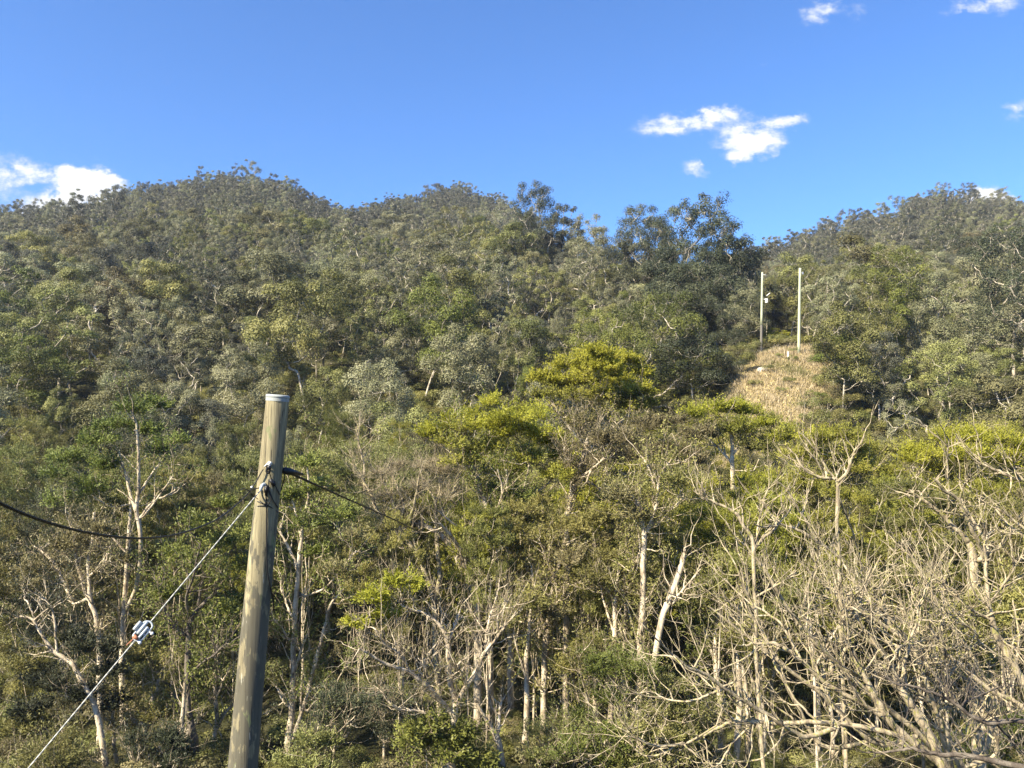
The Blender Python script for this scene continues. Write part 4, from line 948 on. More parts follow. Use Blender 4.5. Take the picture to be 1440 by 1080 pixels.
traced('bare_tree', 22, [
    [(1340, 1120, 16), (1325, 1075, 15), (1308, 1035, 13), (1292, 1008, 12), (1275, 982, 11), (1263, 965, 8.5), (1256, 945, 7), (1245, 925, 6), (1228, 900, 5), (1210, 880, 4), (1196, 850, 3), (1190, 825, 2)],
    [(1330, 1085, 10), (1300, 1055, 10), (1262, 1025, 10), (1243, 1002, 10), (1228, 975, 9.5), (1214, 950, 9), (1205, 930, 8), (1195, 908, 7), (1187, 888, 6.5), (1184, 862, 5.5), (1182, 845, 4), (1175, 815, 2.5)],
    [(1285, 1040, 8), (1240, 1028, 7.5), (1195, 1020, 7), (1150, 1015, 6.5), (1110, 1017, 6), (1070, 1016, 5.5), (1035, 1014, 5), (1005, 1026, 4.5), (975, 1042, 4.2), (945, 1048, 4), (915, 1048, 3), (895, 1036, 2.4), (884, 1028, 1.6)],
    [(1180, 1020, 7), (1140, 1035, 6.5), (1112, 1028, 6), (1085, 1008, 5.5), (1050, 988, 5), (1018, 968, 5), (995, 950, 4.6), (968, 938, 4), (945, 920, 3), (930, 905, 2), (916, 893, 1.6)],
    [(1245, 1010, 7), (1205, 985, 6.5), (1160, 960, 6), (1128, 930, 5.5), (1105, 912, 5), (1090, 905, 4.5), (1060, 906, 3.6), (1042, 908, 2)],
    [(1020, 970, 3), (1000, 975, 3), (975, 985, 2.8), (945, 985, 2.4), (922, 975, 1.6)], [(1268, 968, 5), (1272, 930, 4.5), (1278, 905, 4), (1262, 882, 4), (1245, 862, 3.6), (1233, 842, 2.6), (1225, 826, 1.8)],
    [(1275, 905, 3.6), (1288, 880, 3.4), (1292, 850, 3), (1302, 835, 2.6), (1308, 812, 2)], [(1278, 905, 3), (1262, 912, 3), (1256, 930, 2)], [(1185, 862, 3.5), (1200, 840, 3), (1215, 823, 2.4), (1228, 790, 1.6)],
    [(960, 1044, 3), (930, 1060, 2.6), (905, 1062, 2), (885, 1045, 1.6)], [(1128, 930, 4), (1100, 880, 3.4), (1075, 860, 3), (1050, 845, 2.4), (1020, 815, 1.8)], [(1110, 1017, 3.4), (1090, 1050, 3), (1060, 1070, 2.4), (1010, 1066, 2), (985, 1045, 1.6)],
    [(1060, 1016, 3), (1030, 1045, 2.8), (1015, 1070, 2.4), (1000, 1085, 2)], [(1214, 950, 4), (1185, 940, 4), (1150, 905, 3.4), (1120, 870, 3), (1100, 850, 2)], [(1150, 1015, 3.4), (1120, 985, 3), (1095, 945, 2.6), (1085, 920, 2), (1070, 870, 1.6)],
    [(1195, 1020, 4), (1170, 990, 3.4), (1145, 940, 3), (1135, 890, 2.4), (1128, 850, 1.8)], [(1244, 1002, 4), (1215, 990, 3.4), (1180, 930, 3), (1160, 880, 2.4), (1152, 840, 1.8)]],
    'bare tree sending long bleached boughs low across the gully', subs=230, bark='twig', seed=66, sub_len=1.9, tw=3, tw2=1, twl=.6, wpx=2.9, up=.2, curl=.22, dj=1.0)
traced('bare_tree', 24, [
    [(1362, 1110, 13), (1352, 1080, 11), (1338, 1050, 10), (1326, 1022, 9), (1313, 988, 7.5), (1304, 962, 6.5), (1298, 935, 5.5), (1293, 908, 5), (1288, 890, 4), (1275, 868, 3), (1268, 845, 2)],
    [(1313, 990, 4.5), (1330, 960, 4), (1345, 935, 3.4), (1362, 915, 2.6), (1372, 890, 1.8)], [(1330, 1030, 5), (1310, 1020, 4), (1290, 1000, 3), (1280, 975, 2)], [(1297, 930, 3.4), (1310, 905, 3), (1305, 870, 2.6), (1300, 845, 2)],
    [(1338, 1050, 5), (1370, 1030, 4), (1385, 1000, 3.4), (1382, 975, 2.4), (1370, 960, 1.8)], [(1352, 1080, 5), (1395, 1065, 4.6), (1402, 1040, 4), (1385, 1015, 2.8)]],
    'bare tree with two lichen-spotted stems in the thick of the tangle', subs=110, bark='twig', seed=67, sub_len=1.9, tw=3, tw2=0, twl=.6, wpx=2.9, up=.2, curl=.22)
traced('bare_tree', 23, [
    [(1475, 1085, 13), (1455, 1010, 12), (1440, 965, 11), (1425, 935, 10.5), (1410, 910, 10), (1400, 890, 9), (1394, 868, 8), (1390, 845, 6), (1388, 815, 5), (1386, 780, 3.5), (1384, 755, 2)],
    [(1455, 1010, 7), (1425, 985, 6.5), (1400, 975, 6.5), (1370, 952, 6), (1340, 928, 5.5), (1325, 915, 4.6), (1315, 895, 4), (1308, 878, 2.5)], [(1330, 918, 4), (1320, 935, 3), (1290, 930, 3), (1268, 935, 2)],
    [(1396, 872, 4), (1375, 862, 4), (1355, 850, 3.6), (1335, 830, 3), (1315, 812, 2.4), (1300, 795, 1.8)], [(1392, 850, 4), (1405, 830, 3.4), (1420, 810, 3), (1432, 790, 2), (1440, 770, 1.6)], [(1400, 885, 3), (1415, 905, 3), (1440, 915, 2.4)],
    [(1430, 940, 3), (1380, 905, 2.6), (1372, 890, 2.2), (1345, 870, 2), (1325, 855, 1.6)]],
    'bent grey limb and tree beside the edge of the tangled bare wood', subs=110, bark='twig', seed=68, sub_len=1.9, tw=3, tw2=0, twl=.6, wpx=2.9, up=.2, curl=.22)
traced('bare_tree', 20, [
    [(1500, 1100, 14), (1470, 1025, 9), (1440, 1014, 7), (1400, 1016, 6.5), (1375, 1012, 6), (1350, 995, 5.5), (1335, 985, 5), (1315, 975, 4), (1285, 965, 3.4), (1262, 962, 3), (1240, 950, 2)],
    [(1470, 1085, 10), (1440, 1078, 9), (1395, 1070, 8), (1350, 1062, 7), (1310, 1060, 6), (1285, 1052, 5), (1265, 1055, 4), (1240, 1058, 3), (1218, 1058, 2)], [(1350, 995, 3), (1362, 985, 2.8), (1385, 975, 2.4), (1410, 965, 1.8)],
    [(1400, 1016, 3), (1420, 1040, 2.6), (1440, 1060, 2)], [(1440, 700, 0.6), (1439, 699, .5)]][:4],
    'dark bough reaching in low from beside the bent grey limb', subs=70, bark='darkbark', seed=69, sub_len=.9, tw=2, wpx=2.4, up=1.0)
traced('bare_tree', 28, [
    [(1478, 1085, 12), (1470, 900, 10), (1466, 780, 9), (1462, 710, 7), (1445, 678, 5), (1425, 672, 4.6), (1408, 664, 4), (1392, 658, 3.4), (1382, 652, 3), (1377, 642, 2.4), (1373, 630, 1.8)], [(1430, 674, 3), (1426, 655, 2.2), (1424, 640, 1.6)], [(1464, 760, 4), (1430, 735, 3.4), (1405, 715, 3), (1380, 690, 2)], [(1466, 790, 5), (1440, 755, 4.5), (1420, 740, 4), (1400, 715, 3)]],
    'bare tree reaching one arm over the wide flat yellow-green crown', subs=40, bark='twig', seed=70, sub_len=1.2, tw=2, wpx=2.6)
traced('bare_tree', 26, [
    [(1350, 1150, 13), (1345, 1115, 12), (1335, 1085, 9), (1290, 1030, 8), (1235, 985, 7.5), (1180, 935, 6.5), (1120, 875, 5.5), (1078, 805, 4), (1052, 770, 2.5), (1040, 745, 1.6)],
    [(1345, 1115, 9), (1385, 1060, 8), (1345, 990, 7), (1300, 930, 6.5), (1245, 872, 5.5), (1200, 815, 4), (1172, 765, 2.4)], [(1345, 1100, 7), (1310, 990, 6.5), (1285, 915, 6), (1225, 868, 5), (1165, 828, 3.6), (1125, 790, 2)],
    [(1385, 1060, 7), (1400, 1000, 6.5), (1375, 935, 6), (1332, 872, 5), (1300, 815, 4), (1268, 758, 2.4)], [(1290, 1035, 7), (1230, 1045, 6.5), (1165, 985, 6), (1105, 938, 5), (1045, 890, 4), (995, 852, 2.4)],
    [(1235, 1040, 6), (1160, 1050, 6), (1122, 995, 6), (1092, 930, 5), (1062, 862, 4), (1034, 795, 2.5)], [(1180, 935, 5), (1200, 880, 4.5), (1215, 830, 3.6), (1240, 780, 2)], [(1300, 930, 4.5), (1325, 880, 4), (1328, 820, 3), (1345, 770, 2)],
    [(1120, 880, 4), (1135, 830, 3.4), (1150, 780, 2.4), (1145, 745, 1.6)], [(1345, 990, 5), (1300, 985, 4), (1250, 960, 3.4), (1215, 915, 2)], [(1400, 1000, 4), (1425, 950, 3.6), (1432, 890, 2.6), (1425, 840, 1.8)]],
    'bare tree whose pale limbs all slant uphill through the middle of the tangle', subs=120, bark='twig', seed=71, sub_len=1.5, tw=3, tw2=1, twl=.6, wpx=2.8, up=.25, curl=.25, dj=2.0)
# leafy shrubs low in the gully
traced('young_paperbark', 28.5, [[(1385, 1080, 4), (1380, 960, 4), (1372, 900, 3), (1365, 860, 2)], [(1378, 940, 3), (1350, 900, 2.5), (1335, 880, 2)], [(1378, 930, 3), (1400, 890, 2), (1415, 870, 1.5)]], 'young green paperbark growing across the foot of the thick white fork',
       clumps=[(1360, 870, 24), (1390, 855, 22), (1335, 885, 22), (1375, 905, 26), (1410, 880, 22), (1350, 925, 24), (1395, 935, 24), (1425, 845, 20), (1325, 925, 18)], leaf='moss', subs=40, seed=72)
traced('young_paperbark', 31, [[(1150, 1080, 4), (1145, 960, 4), (1140, 880, 3), (1135, 850, 2)], [(1145, 940, 3), (1180, 880, 2.5), (1200, 860, 2)], [(1143, 900, 3), (1110, 860, 2)]], 'young sparse paperbark in front of the candelabra stem base',
       clumps=[(1140, 835, 20), (1170, 850, 20, 'lime'), (1200, 845, 18, 'lime'), (1110, 850, 18), (1090, 870, 16)], leaf='moss', subs=30, seed=73)
SH = 'leafy shrubs along the bottom of the gully'
for i, (u, v, w, dd, lf, lab) in enumerate([(600, 1060, 70, 33, 'green', 'glossy-leaved shrub around the foot of the broad bare-armed paperbark'), (880, 960, 60, 35, 'green', 'fresh green shrub covering the feet of the close-set white trunks'),
        (950, 990, 60, 35, 'olive', 'olive shrub under the long low bough'), (850, 1040, 60, 34, 'green', 'rounded green shrub below the close-set white trunks'), (770, 1050, 55, 35, 'olive', 'olive shrub in front of the thick peeling trunk'),
        (930, 1050, 55, 34, 'olive', 'low olive shrub at the tips of the long low bough'), (470, 1000, 60, 37, 'dark', 'dark shrub past the white paperbark beside the wooden pole'), (540, 1010, 55, 37, 'dark', 'dark shrub before the broad bare-armed paperbark'),
        (60, 1070, 70, 34, 'olive', 'olive shrub where the guy wire drops out of view'), (210, 1060, 50, 35, 'dark', 'dark shrub at the foot of the curved pale sapling'), (430, 1070, 50, 35, 'olive', 'olive shrub at the foot of the white paperbark'),
        (1010, 900, 50, 38, 'green', 'green shrub beneath the hooked bare tree'), (1330, 880, 55, 38, 'green', 'green shrub behind the forked limbs of the tangle'), (1230, 830, 50, 40, 'green', 'yellowish-green shrub between candelabra stem and thick white fork'),
        (1400, 1040, 55, 36, 'green', 'green shrub glimpsed through the boughs beside the bent limb')]):
    traced('leafy_shrub', dd, [[(u, v + w * .9, 4), (u, v + w * .5, 3), (u, v, 2)], [(u, v + w * .6, 3), (u - w * .5, v + w * .1, 1.6)], [(u, v + w * .6, 3), (u + w * .5, v + w * .1, 1.6)]], lab, group=SH, cat='shrub',
           clumps=[(u + random.uniform(-.8, .8) * w, v + random.uniform(-.5, .6) * w, w * random.uniform(.3, .42)) for _ in range(9)], leaf=lf, subs=40, seed=80 + i, sprays=26, per=18, L=.17 if i == 0 else .13, Wd=.07 if i == 0 else .045)

#PART4
# ------------------------------------------------------------------ the wooden pole and its fittings
def wood_mat():
    m, nt, out = mat('weathered_pole_timber'); L = nt.links.new
    tc = N(nt, 'ShaderNodeTexCoord')
    def nz(sx, sz, det=6, loc=0, rough=.6):
        mp = N(nt, 'ShaderNodeMapping'); mp.inputs['Scale'].default_value = (sx, sx, sz); mp.inputs['Location'].default_value = (loc, loc, loc); L(tc.outputs['Object'], mp.inputs[0])
        n = N(nt, 'ShaderNodeTexNoise'); n.inputs['Scale'].default_value = 1; n.inputs['Detail'].default_value = det; n.inputs['Roughness'].default_value = rough; L(mp.outputs[0], n.inputs['Vector']); return n.outputs['Fac']
    grain = nz(34, 1.0, 8, 0, .75); broad = nz(7, .9, 5, 3); patch = nz(7, 2.6, 7, 9); patch2 = nz(9, 3.2, 6, 21)
    rp = ramp(nt, [(.3, (.19, .165, .105)), (.5, (.34, .30, .185)), (.72, (.47, .42, .26))]); L(broad, rp.inputs['Fac'])
    gr = N(nt, 'ShaderNodeMapRange'); gr.inputs['From Min'].default_value = .3; gr.inputs['From Max'].default_value = .7; gr.inputs['To Min'].default_value = .38; gr.inputs['To Max'].default_value = 1.2; L(grain, gr.inputs['Value'])
    hs = N(nt, 'ShaderNodeHueSaturation'); L(rp.outputs[0], hs.inputs['Color']); L(gr.outputs[0], hs.inputs['Value'])
    def over(col, fac, stops, c, amt=1):
        r = ramp(nt, stops); L(fac, r.inputs['Fac']); mu = N(nt, 'ShaderNodeMath', operation='MULTIPLY'); mu.inputs[1].default_value = amt; L(r.outputs[0], mu.inputs[0])
        mx = N(nt, 'ShaderNodeMix', data_type='RGBA'); L(mu.outputs[0], mx.inputs['Factor']); L(col, mx.inputs['A']); mx.inputs['B'].default_value = (*c, 1); return mx.outputs['Result']
    B, W_ = (0, 0, 0), (1, 1, 1)
    # grey weathering grows down the pole, where the sapwood has gone
    sp = N(nt, 'ShaderNodeSeparateXYZ'); L(tc.outputs['Object'], sp.inputs[0])
    lo = N(nt, 'ShaderNodeMapRange'); lo.inputs['From Min'].default_value = 6.4; lo.inputs['From Max'].default_value = 4.2; lo.inputs['To Min'].default_value = -.12; lo.inputs['To Max'].default_value = .09; L(sp.outputs['Z'], lo.inputs['Value'])
    ad = N(nt, 'ShaderNodeMath', operation='ADD'); L(patch, ad.inputs[0]); L(lo.outputs[0], ad.inputs[1])
    c = over(hs.outputs[0], ad.outputs[0], [(.50, B), (.54, W_)], (.10, .096, .075), .85)
    c = over(c, patch2, [(.60, B), (.635, W_)], (.20, .225, .11), .8)
    c = over(c, nz(95, .55, 3, 61, .5), [(.62, B), (.66, W_)], (.05, .045, .035), .8)
    c = over(c, nz(16, 9, 4, 77), [(.68, B), (.74, W_)], (.09, .075, .05), .7)
    c = over(c, nz(24, 4, 4, 40), [(.68, B), (.7, W_)], (.42, .41, .33), .8)
    bs = N(nt, 'ShaderNodeBsdfPrincipled'); bs.inputs['Roughness'].default_value = .85; bs.inputs['Specular IOR Level'].default_value = .2; L(c, bs.inputs['Base Color'])
    bp = N(nt, 'ShaderNodeBump'); bp.inputs['Strength'].default_value = .8; bp.inputs['Distance'].default_value = .008; L(grain, bp.inputs['Height']); L(bp.outputs[0], bs.inputs['Normal'])
    L(bs.outputs[0], out.inputs['Surface']); return m
M['wood'] = wood_mat()
M['cap'] = plain_mat('galvanised_cap', (.34, .37, .36), .7, .0)
M['steel'] = plain_mat('galvanised_steel', (.52, .53, .54), .4, .6)
M['white'] = plain_mat('white_porcelain', (.75, .75, .73), .25)
M['black'] = plain_mat('black_cable_sheath', (.012, .012, .014), .45)
M['wire'] = plain_mat('galvanised_wire', (.42, .43, .40), .5, .3)
M['rust'] = plain_mat('rusty_clip', (.42, .16, .08), .7)
M['paleplastic'] = plain_mat('pale_strain_body', (.40, .45, .48), .35)
M['farpole'] = plain_mat('pale_green_pole_paint', (.46, .49, .33), .75)
M['farpoleshade'] = plain_mat('pole_foot_painted_shade', (.16, .15, .13), .8)  # darker copy of the pole colour, paints the shade on the pole's foot
M['stone'] = plain_mat('pale_stone', (.62, .58, .52), .9)

D0 = 9.0
PT, PB = P(389, 560, D0), P(341, 1085, D0)
ax = (PT - PB) / np.linalg.norm(PT - PB)
gz = float(height(PB[0], PB[1])); PG = PB + ax * ((gz - PB[2]) / ax[2])
LEN = np.linalg.norm(PT - PG)
pole = empty('utility_pole', PG); tag(pole, 'leaning weathered round timber power pole with pale metal cap', 'pole')
def pole_pt(t): return PG + ax * t
def pole_r(t):
    f = (t - (LEN - 4.3)) / 4.3
    return .5 * D0 / F * (40 - 9 * max(min(f, 1.0), -1.2))
def G2(fn_list, name, m, parent, origin, smooth=True):
    g = Geo()
    for f in fn_list: f(g)
    return link(name, g.mesh(name, [m] if not isinstance(m, list) else m, smooth, origin), parent)
def shaft(g):
    K = 40; ts = np.linspace(-.4, LEN, 90); th = np.arange(K) * 2 * pi / K
    e1 = unit(np.cross(ax, [0, 1, 0])); e2 = np.cross(ax, e1); v = []
    for t in ts:
        r = pole_r(t) * (1 + .012 * np.sin(3 * th + t * .8) + .01 * np.sin(7 * th + t * 2.3) + .008 * np.sin(t * 5))
        # old checks and a shallow knot hollow
        r = r - .006 * np.exp(-((th - 4.4 + .05 * np.sin(t * 3)) / .05) ** 2) * (np.sin(t * 1.7) > -.3) - .005 * np.exp(-((th - 5.2) / .04) ** 2) * (np.cos(t * 1.1) > 0)
        wob = np.array([.012 * sin(t * 1.1), 0, 0])
        v.append(pole_pt(t) + wob + r[:, None] * (np.cos(th)[:, None] * e1 + np.sin(th)[:, None] * e2))
    v = np.array(v).reshape(-1, 3); i = np.arange(len(ts) - 1)[:, None] * K; j = np.arange(K)[None]; j2 = (j + 1) % K
    g.add(v, np.stack([i + j, i + j2, i + K + j2, i + K + j], -1).reshape(-1, 4))
    top = v[-K:]; c = top.mean(0); g.add(np.vstack([top, c]), [[q, (q + 1) % K, (q + 2) % K, K] for q in range(0, K, 2)])
G2([shaft], 'shaft', M['wood'], pole, PG)
def disc(g, c, n, r, h, k=28, mat=0, bev=.12, tint=.5):
    n = unit(np.asarray(n, float)); tube(g, [c, c + n * h * .05, c + n * h * .8, c + n * h], [r * .98, r, r, r * (1 - bev)], k, mat, tint, cap=True)
def capf(g):
    disc(g, pole_pt(LEN + .004) + np.array([.012 * sin(LEN * 1.1), 0, 0]), ax, pole_r(LEN) * 1.055, .035)
    tube(g, [pole_pt(LEN - .035) + np.array([.012 * sin(LEN * 1.1), 0, 0]), pole_pt(LEN + .004) + np.array([.012 * sin(LEN * 1.1), 0, 0])], [pole_r(LEN) * 1.035] * 2, 28)
G2([capf], 'cap', M['cap'], pole, PG)

def surf(u, v, out=0.0):
    """point on (or proud of) the pole's surface as seen at photo pixel u, v"""
    o = np.array([0, 0, EYE]); d = unit(P(u, v, 1.0) - o)
    w0 = o - PG; a = d - ax * (d @ ax); b = w0 - ax * (w0 @ ax)
    t_ax = (P(u, v, D0) - PG) @ ax; r = pole_r(t_ax) + out
    A = a @ a; B_ = 2 * a @ b; C_ = b @ b - r * r; disc_ = B_ * B_ - 4 * A * C_
    t = (-B_ - sqrt(max(disc_, 0))) / (2 * A)
    return o + d * t
def boxg(g, c, sx, sy, sz, rot=None, mat=0):
    v = np.array([[x, y, z] for x in (-.5, .5) for y in (-.5, .5) for z in (-.5, .5)]) * [sx, sy, sz]
    if rot is not None: v = v @ np.asarray(rot).T
    g.add(v + c, [[0, 1, 3, 2], [4, 6, 7, 5], [0, 4, 5, 1], [2, 3, 7, 6], [0, 2, 6, 4], [1, 5, 7, 3]], mat)
def ball(g, c, r, sq=1.0, k=14, mat=0):
    z = np.cos(np.linspace(0, pi, 9)); tube(g, [c + np.array([0, 0, r * sq * q]) for q in z[::-1]], [max(r * .04, r * sqrt(max(0, 1 - q * q))) for q in z[::-1]], k, mat)

# eye bolt with white washer plate, and the dead-end clamp hanging from it
def eb(g):
    c = surf(379, 652, .012); disc(g, c + np.array([0, .02, 0]), [0, -1, 0], .024, .03); ball(g, surf(380, 651, .035), .016)
    tube(g, [surf(372, 656, .03), surf(376, 652, .05), surf(380, 655, .05), surf(378, 660, .04)], .008, 8)
G2([eb], 'eye_bolt', M['white'], pole, PG)
def cl(g):
    tube(g, smooth_path([surf(375, 655, .045), surf(379, 659, .055), surf(378, 665, .05), surf(375, 663, .045), surf(376, 657, .045)], 14), .014, 8)
    tube(g, [surf(378, 655, .05), surf(379, 660, .05)], [.022, .02], 8, cap=True)
G2([cl], 'hanging_clamp', M['black'], pole, PG)
def conn(g):
    tube(g, smooth_path([surf(379, 666, .04), surf(382, 674, .02), surf(388, 685, .02), surf(394, 696, .01)], 14), .005, 6)
    tube(g, [surf(380, 674, .03), surf(386, 683, .03)], [.02, .024], 8, cap=True); ball(g, surf(386, 678, .03), .013)
G2([conn], 'cable_joint', M['black'], pole, PG)
# guy attachment: white thimble clamp below
def guyc(g):
    a, b = surf(366, 690, .06), surf(371, 680, .02); tube(g, smooth_path([a, (a + b) / 2 + [0, -.01, .008], b], 6), [.014, .017, .02, .02, .018, .012], 10); disc(g, surf(372, 681, 0.0), [0, -1, 0], .02, .03)
G2([guyc], 'guy_bracket', M['paleplastic'], pole, PG)
def drop(g):
    tube(g, [surf(375, 683, .035), surf(374, 697, .03)], [.018, .014], 8, cap=True); boxg(g, surf(374, 689, .035), .035, .03, .06)
    tube(g, smooth_path([surf(374, 695, .02), surf(375, 720, .012), surf(375, 760, .012), surf(376, 800, .012), surf(379, 820, .012), surf(383, 840, .012), surf(386, 862, .012)], 40), .0085, 6)
G2([drop], 'down_cable', M['black'], pole, PG)
def loops(g):
    tube(g, smooth_path([surf(378, 674, .02), surf(378, 690, .03), surf(381, 700, .035), surf(378, 708, .03), surf(375, 711, .02)], 20), .006, 5)
    tube(g, smooth_path([surf(379, 690, .01), surf(384, 703, .01), surf(391, 714, .01)], 12), .0055, 5)
    tube(g, smooth_path([surf(362, 705, .006), surf(370, 708, .006), surf(377, 711, .006), surf(391, 720, .006)], 16), .007, 6)
    tube(g, smooth_path([surf(362, 712, .006), surf(370, 711, .006), surf(376, 711, .006)], 10), .006, 6)
G2([loops], 'binding_wire', M['black'], pole, PG)
def dead(g):
    c = P(401, 662, D0 + .05); tube(g, [c - [.04, 0, 0], c + [0, 0, .0], c + [.05, .1, -.02], c + [.12, .3, -.06]], [.026, .044, .036, .014], 10, cap=True)
    boxg(g, c + [-.01, 0, 0], .05, .05, .06)
    tube(g, smooth_path([c + [-.01, 0, -.03], P(400, 672, D0 + .05), P(396, 686, D0 + .06), P(391, 700, D0 + .1)], 12), .007, 6)
G2([dead], 'strain_clamp', M['black'], pole, PG)

def strand(g, pts, r, n=200, k=6, turns=0, off=0, ph=0, mat=0):
    p = smooth_path(pts, n)
    if turns:
        a, b = frames(p); t = np.linspace(0, 1, n) * turns * 2 * pi + ph
        p = p + off * (a * np.cos(t)[:, None] + b * np.sin(t)[:, None])
    tube(g, p, r, k, mat)
# black twisted service cable hanging in toward the house
LP = [surf(370, 660, .03), P(352, 690, 8.75), P(330, 712, 8.1), P(300, 733, 7.3), P(250, 751, 6.2), P(200, 757, 5.2), P(150, 753.5, 4.5), P(100, 744, 4.0), P(50, 729, 3.6), P(0, 708, 3.3), P(-70, 672, 2.95), P(-200, 590, 2.5), P(-420, 430, 2.0)]
g = Geo()
for ph in (0, pi / 2, pi, 3 * pi / 2): strand(g, LP, .0036, 640, 6, 34, .0042, ph)
tag(link('overhead_cable', g.mesh('overhead_cable', [M['black']], True, LP[0]), loc=LP[0]), 'twisted black cable sagging from the wooden pole away past the white-trunked paperbark', 'cable')
g = Geo(); q = [surf(365, 686, .03), P(357, 688, 8.8), P(350, 690, 8.7), P(343, 687, 8.6), P(338, 689, 8.5)]
strand(g, q, .006, 20); strand(g, [P(350, 690, 8.7), P(356, 697, 8.75), surf(363, 702, .02)], .004, 12)
tag(link('cable_tail', g.mesh('cable_tail', [M['black']], True, q[0]), loc=q[0]), 'short black cable tail sticking out beside the guy wire top', 'cable')
tail_clip = Geo(); ball(tail_clip, P(354, 685, 8.75), .014); tag(link('wire_clip', tail_clip.mesh('wire_clip', [M['white']], True, P(354, 685, 8.75)), loc=P(354, 685, 8.75)), 'tiny white clip on the short cable tail', 'clip')
# thick cable going out over the gully
RP = [P(405, 664, D0 + .3), P(440, 680, 10.5), P(480, 698, 12.6), P(525, 718, 15.5), P(575, 741, 20), P(625, 768, 28), P(660, 790, 38), P(676, 803, 46)]
g = Geo()
for ph in (0, 2 * pi / 3, 4 * pi / 3): strand(g, RP, .0085, 400, 6, 60, .0085, ph)
tag(link('overhead_cable', g.mesh('outgoing_cable', [M['black']], True, RP[0]), loc=RP[0]), 'thick black cable running out over the gully to the grey twig crown', 'cable')
# guy wire with its strain insulator
ga = surf(366, 690, .06); gd = P(40, 1080, 7.2); dirg = (gd - ga) / np.linalg.norm(gd - ga)
o = P(0, 0, 1)
ge = gd + dirg * 12
tt = 0
while True:
    q = ga + dirg * tt
    if q[2] < float(height(q[0], q[1])) - .1 or tt > 40: break
    tt += .1
ge = ga + dirg * tt
def closest(u, v):
    best = min(np.linspace(0, tt, 4000), key=lambda s: (lambda w: (w[0] - u) ** 2 + (w[1] - v) ** 2)(pix(*(ga + dirg * s))))
    return ga + dirg * best
i1, i2 = closest(213.5, 875), closest(191.5, 903); ic = (i1 + i2) / 2
guy = empty('guy_wire', ge); tag(guy, 'taut pale steel guy wire slanting down from the wooden pole', 'guy wire')
def gw(g):
    for a, b in ((ga, i1), (i2, ge)):
        n = int(np.linalg.norm(b - a) * 40)
        for ph in (0, 2.1, 4.2): strand(g, [a, b], .0037, max(n, 12), 5, np.linalg.norm(b - a) * 5, .0034, ph)
link_ = G2([gw], 'wire', M['wire'], guy, ge)
sx = unit(np.cross(dirg, [0, 1, 0])); sx = sx if sx[0] > 0 else -sx; SGN = -1; sy = np.cross(dirg, sx); sy = sy if sy[1] > 0 else -sy; S = np.linalg.norm(i2 - i1)
def ins_w(g):
    c = (i1 + i2) / 2; h = S * .5
    # outer bail: a long closed loop of thick wire
    th = np.linspace(0, 2 * pi, 33); hw = .048
    loop = [c + dirg * ((-cos(t)) * (h * .92)) + sx * (hw * np.clip(1.5 * sin(t), -1, 1)) for t in th]
    tube(g, loop, .0095, 8)
    # two moulded bodies held inside and beside the loop
    for off, l0, l1, r in ((-.074, -.55, .35, .017), (-.022, -.85, .45, .015), (.016, -.5, .75, .014)):
        a_ = c + sx * off + dirg * (h * l0) - sy * .012; b_ = c + sx * off + dirg * (h * l1) - sy * .012
        tube(g, [a_, a_ + (b_ - a_) * .05, a_ + (b_ - a_) * .5, b_ - (b_ - a_) * .05, b_], [r * .55, r, r * 1.08, r, r * .55], 12, cap=True)
    for f in (-.35, .2): tube(g, [c + dirg * h * f - sx * .082, c + dirg * h * f + sx * .04], [.009, .009], 6)
G2([ins_w], 'strain_insulator', M['paleplastic'], guy, ge)
def ins_b(g):
    for f, s in ((.62, -.085), (.05, -.05)):
        c = i2 + (i1 - i2) * f; tube(g, [c, c + sx * s * SGN], [.008, .008], 6); ball(g, c + sx * s * SGN, .017)
G2([ins_b], 'clamp_bolt', M['white'], guy, ge)
def ins_r(g):
    c = i2 + (i1 - i2) * .12; tube(g, [c + sx * -.035 - sy * .02, c + sx * .015 - sy * .02], [.02, .016], 8, cap=True); tube(g, [c - sx * .02, c - sx * .035 - dirg * -.1], [.006, .004], 5)
G2([ins_r], 'rusty_shackle', M['rust'], guy, ge)

# ------------------------------------------------------------------ poles on the knoll
def far_pole(u, vt, vb, d, w, foot, label):
    b = P(u - 2, vb, d); gz2 = float(height(b[0], b[1])); t = P(u, vt, d); e = empty('power_pole', (b[0], b[1], gz2))
    base = np.array([b[0], b[1], gz2 - .5]); r = w * .5 * d / F
    pp = [base + (t - base) * f for f in np.linspace(0, 1, 9)]
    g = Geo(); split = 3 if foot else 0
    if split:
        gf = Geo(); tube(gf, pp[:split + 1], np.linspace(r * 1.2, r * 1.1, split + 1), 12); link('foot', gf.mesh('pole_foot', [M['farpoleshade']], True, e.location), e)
    tube(g, pp[split:], np.linspace(r * 1.1, r * .85, 9 - split), 12, cap=True); link('shaft', g.mesh('pole_shaft', [M['farpole']], True, e.location), e)
    tag(e, label, 'pole', 'pale poles on the knoll'); return e, t, r
e1, t1, r1 = far_pole(1125, 377, 494, 106, 3.9, False, 'thick pale pole standing full height on the dry knoll')
gz_ = Geo(); c = t1 + np.array([r1 + .12, -.1, -.7]); boxg(gz_, c, .16, .16, .35); tube(gz_, [c - [.3, 0, 0], c], .05, 6); link('top_fitting', gz_.mesh('top_fitting', [M['steel']], False, e1.location), e1)
e2, t2, r2 = far_pole(1072, 383, 492, 111, 3.1, True, 'thinner greenish pole with a white box, foot in shade')
g = Geo(); c = P(1078, 421, 111); disc(g, c - [0, 0, .5], [0, 0, 1], .2, .6, 14); tube(g, [P(1074, 421, 111), c], .08, 6); tube(g, [c + [0, 0, .5], c + [.5, 0, .9]], .07, 6)
link('transformer', g.mesh('transformer', [M['white']], True, e2.location), e2)
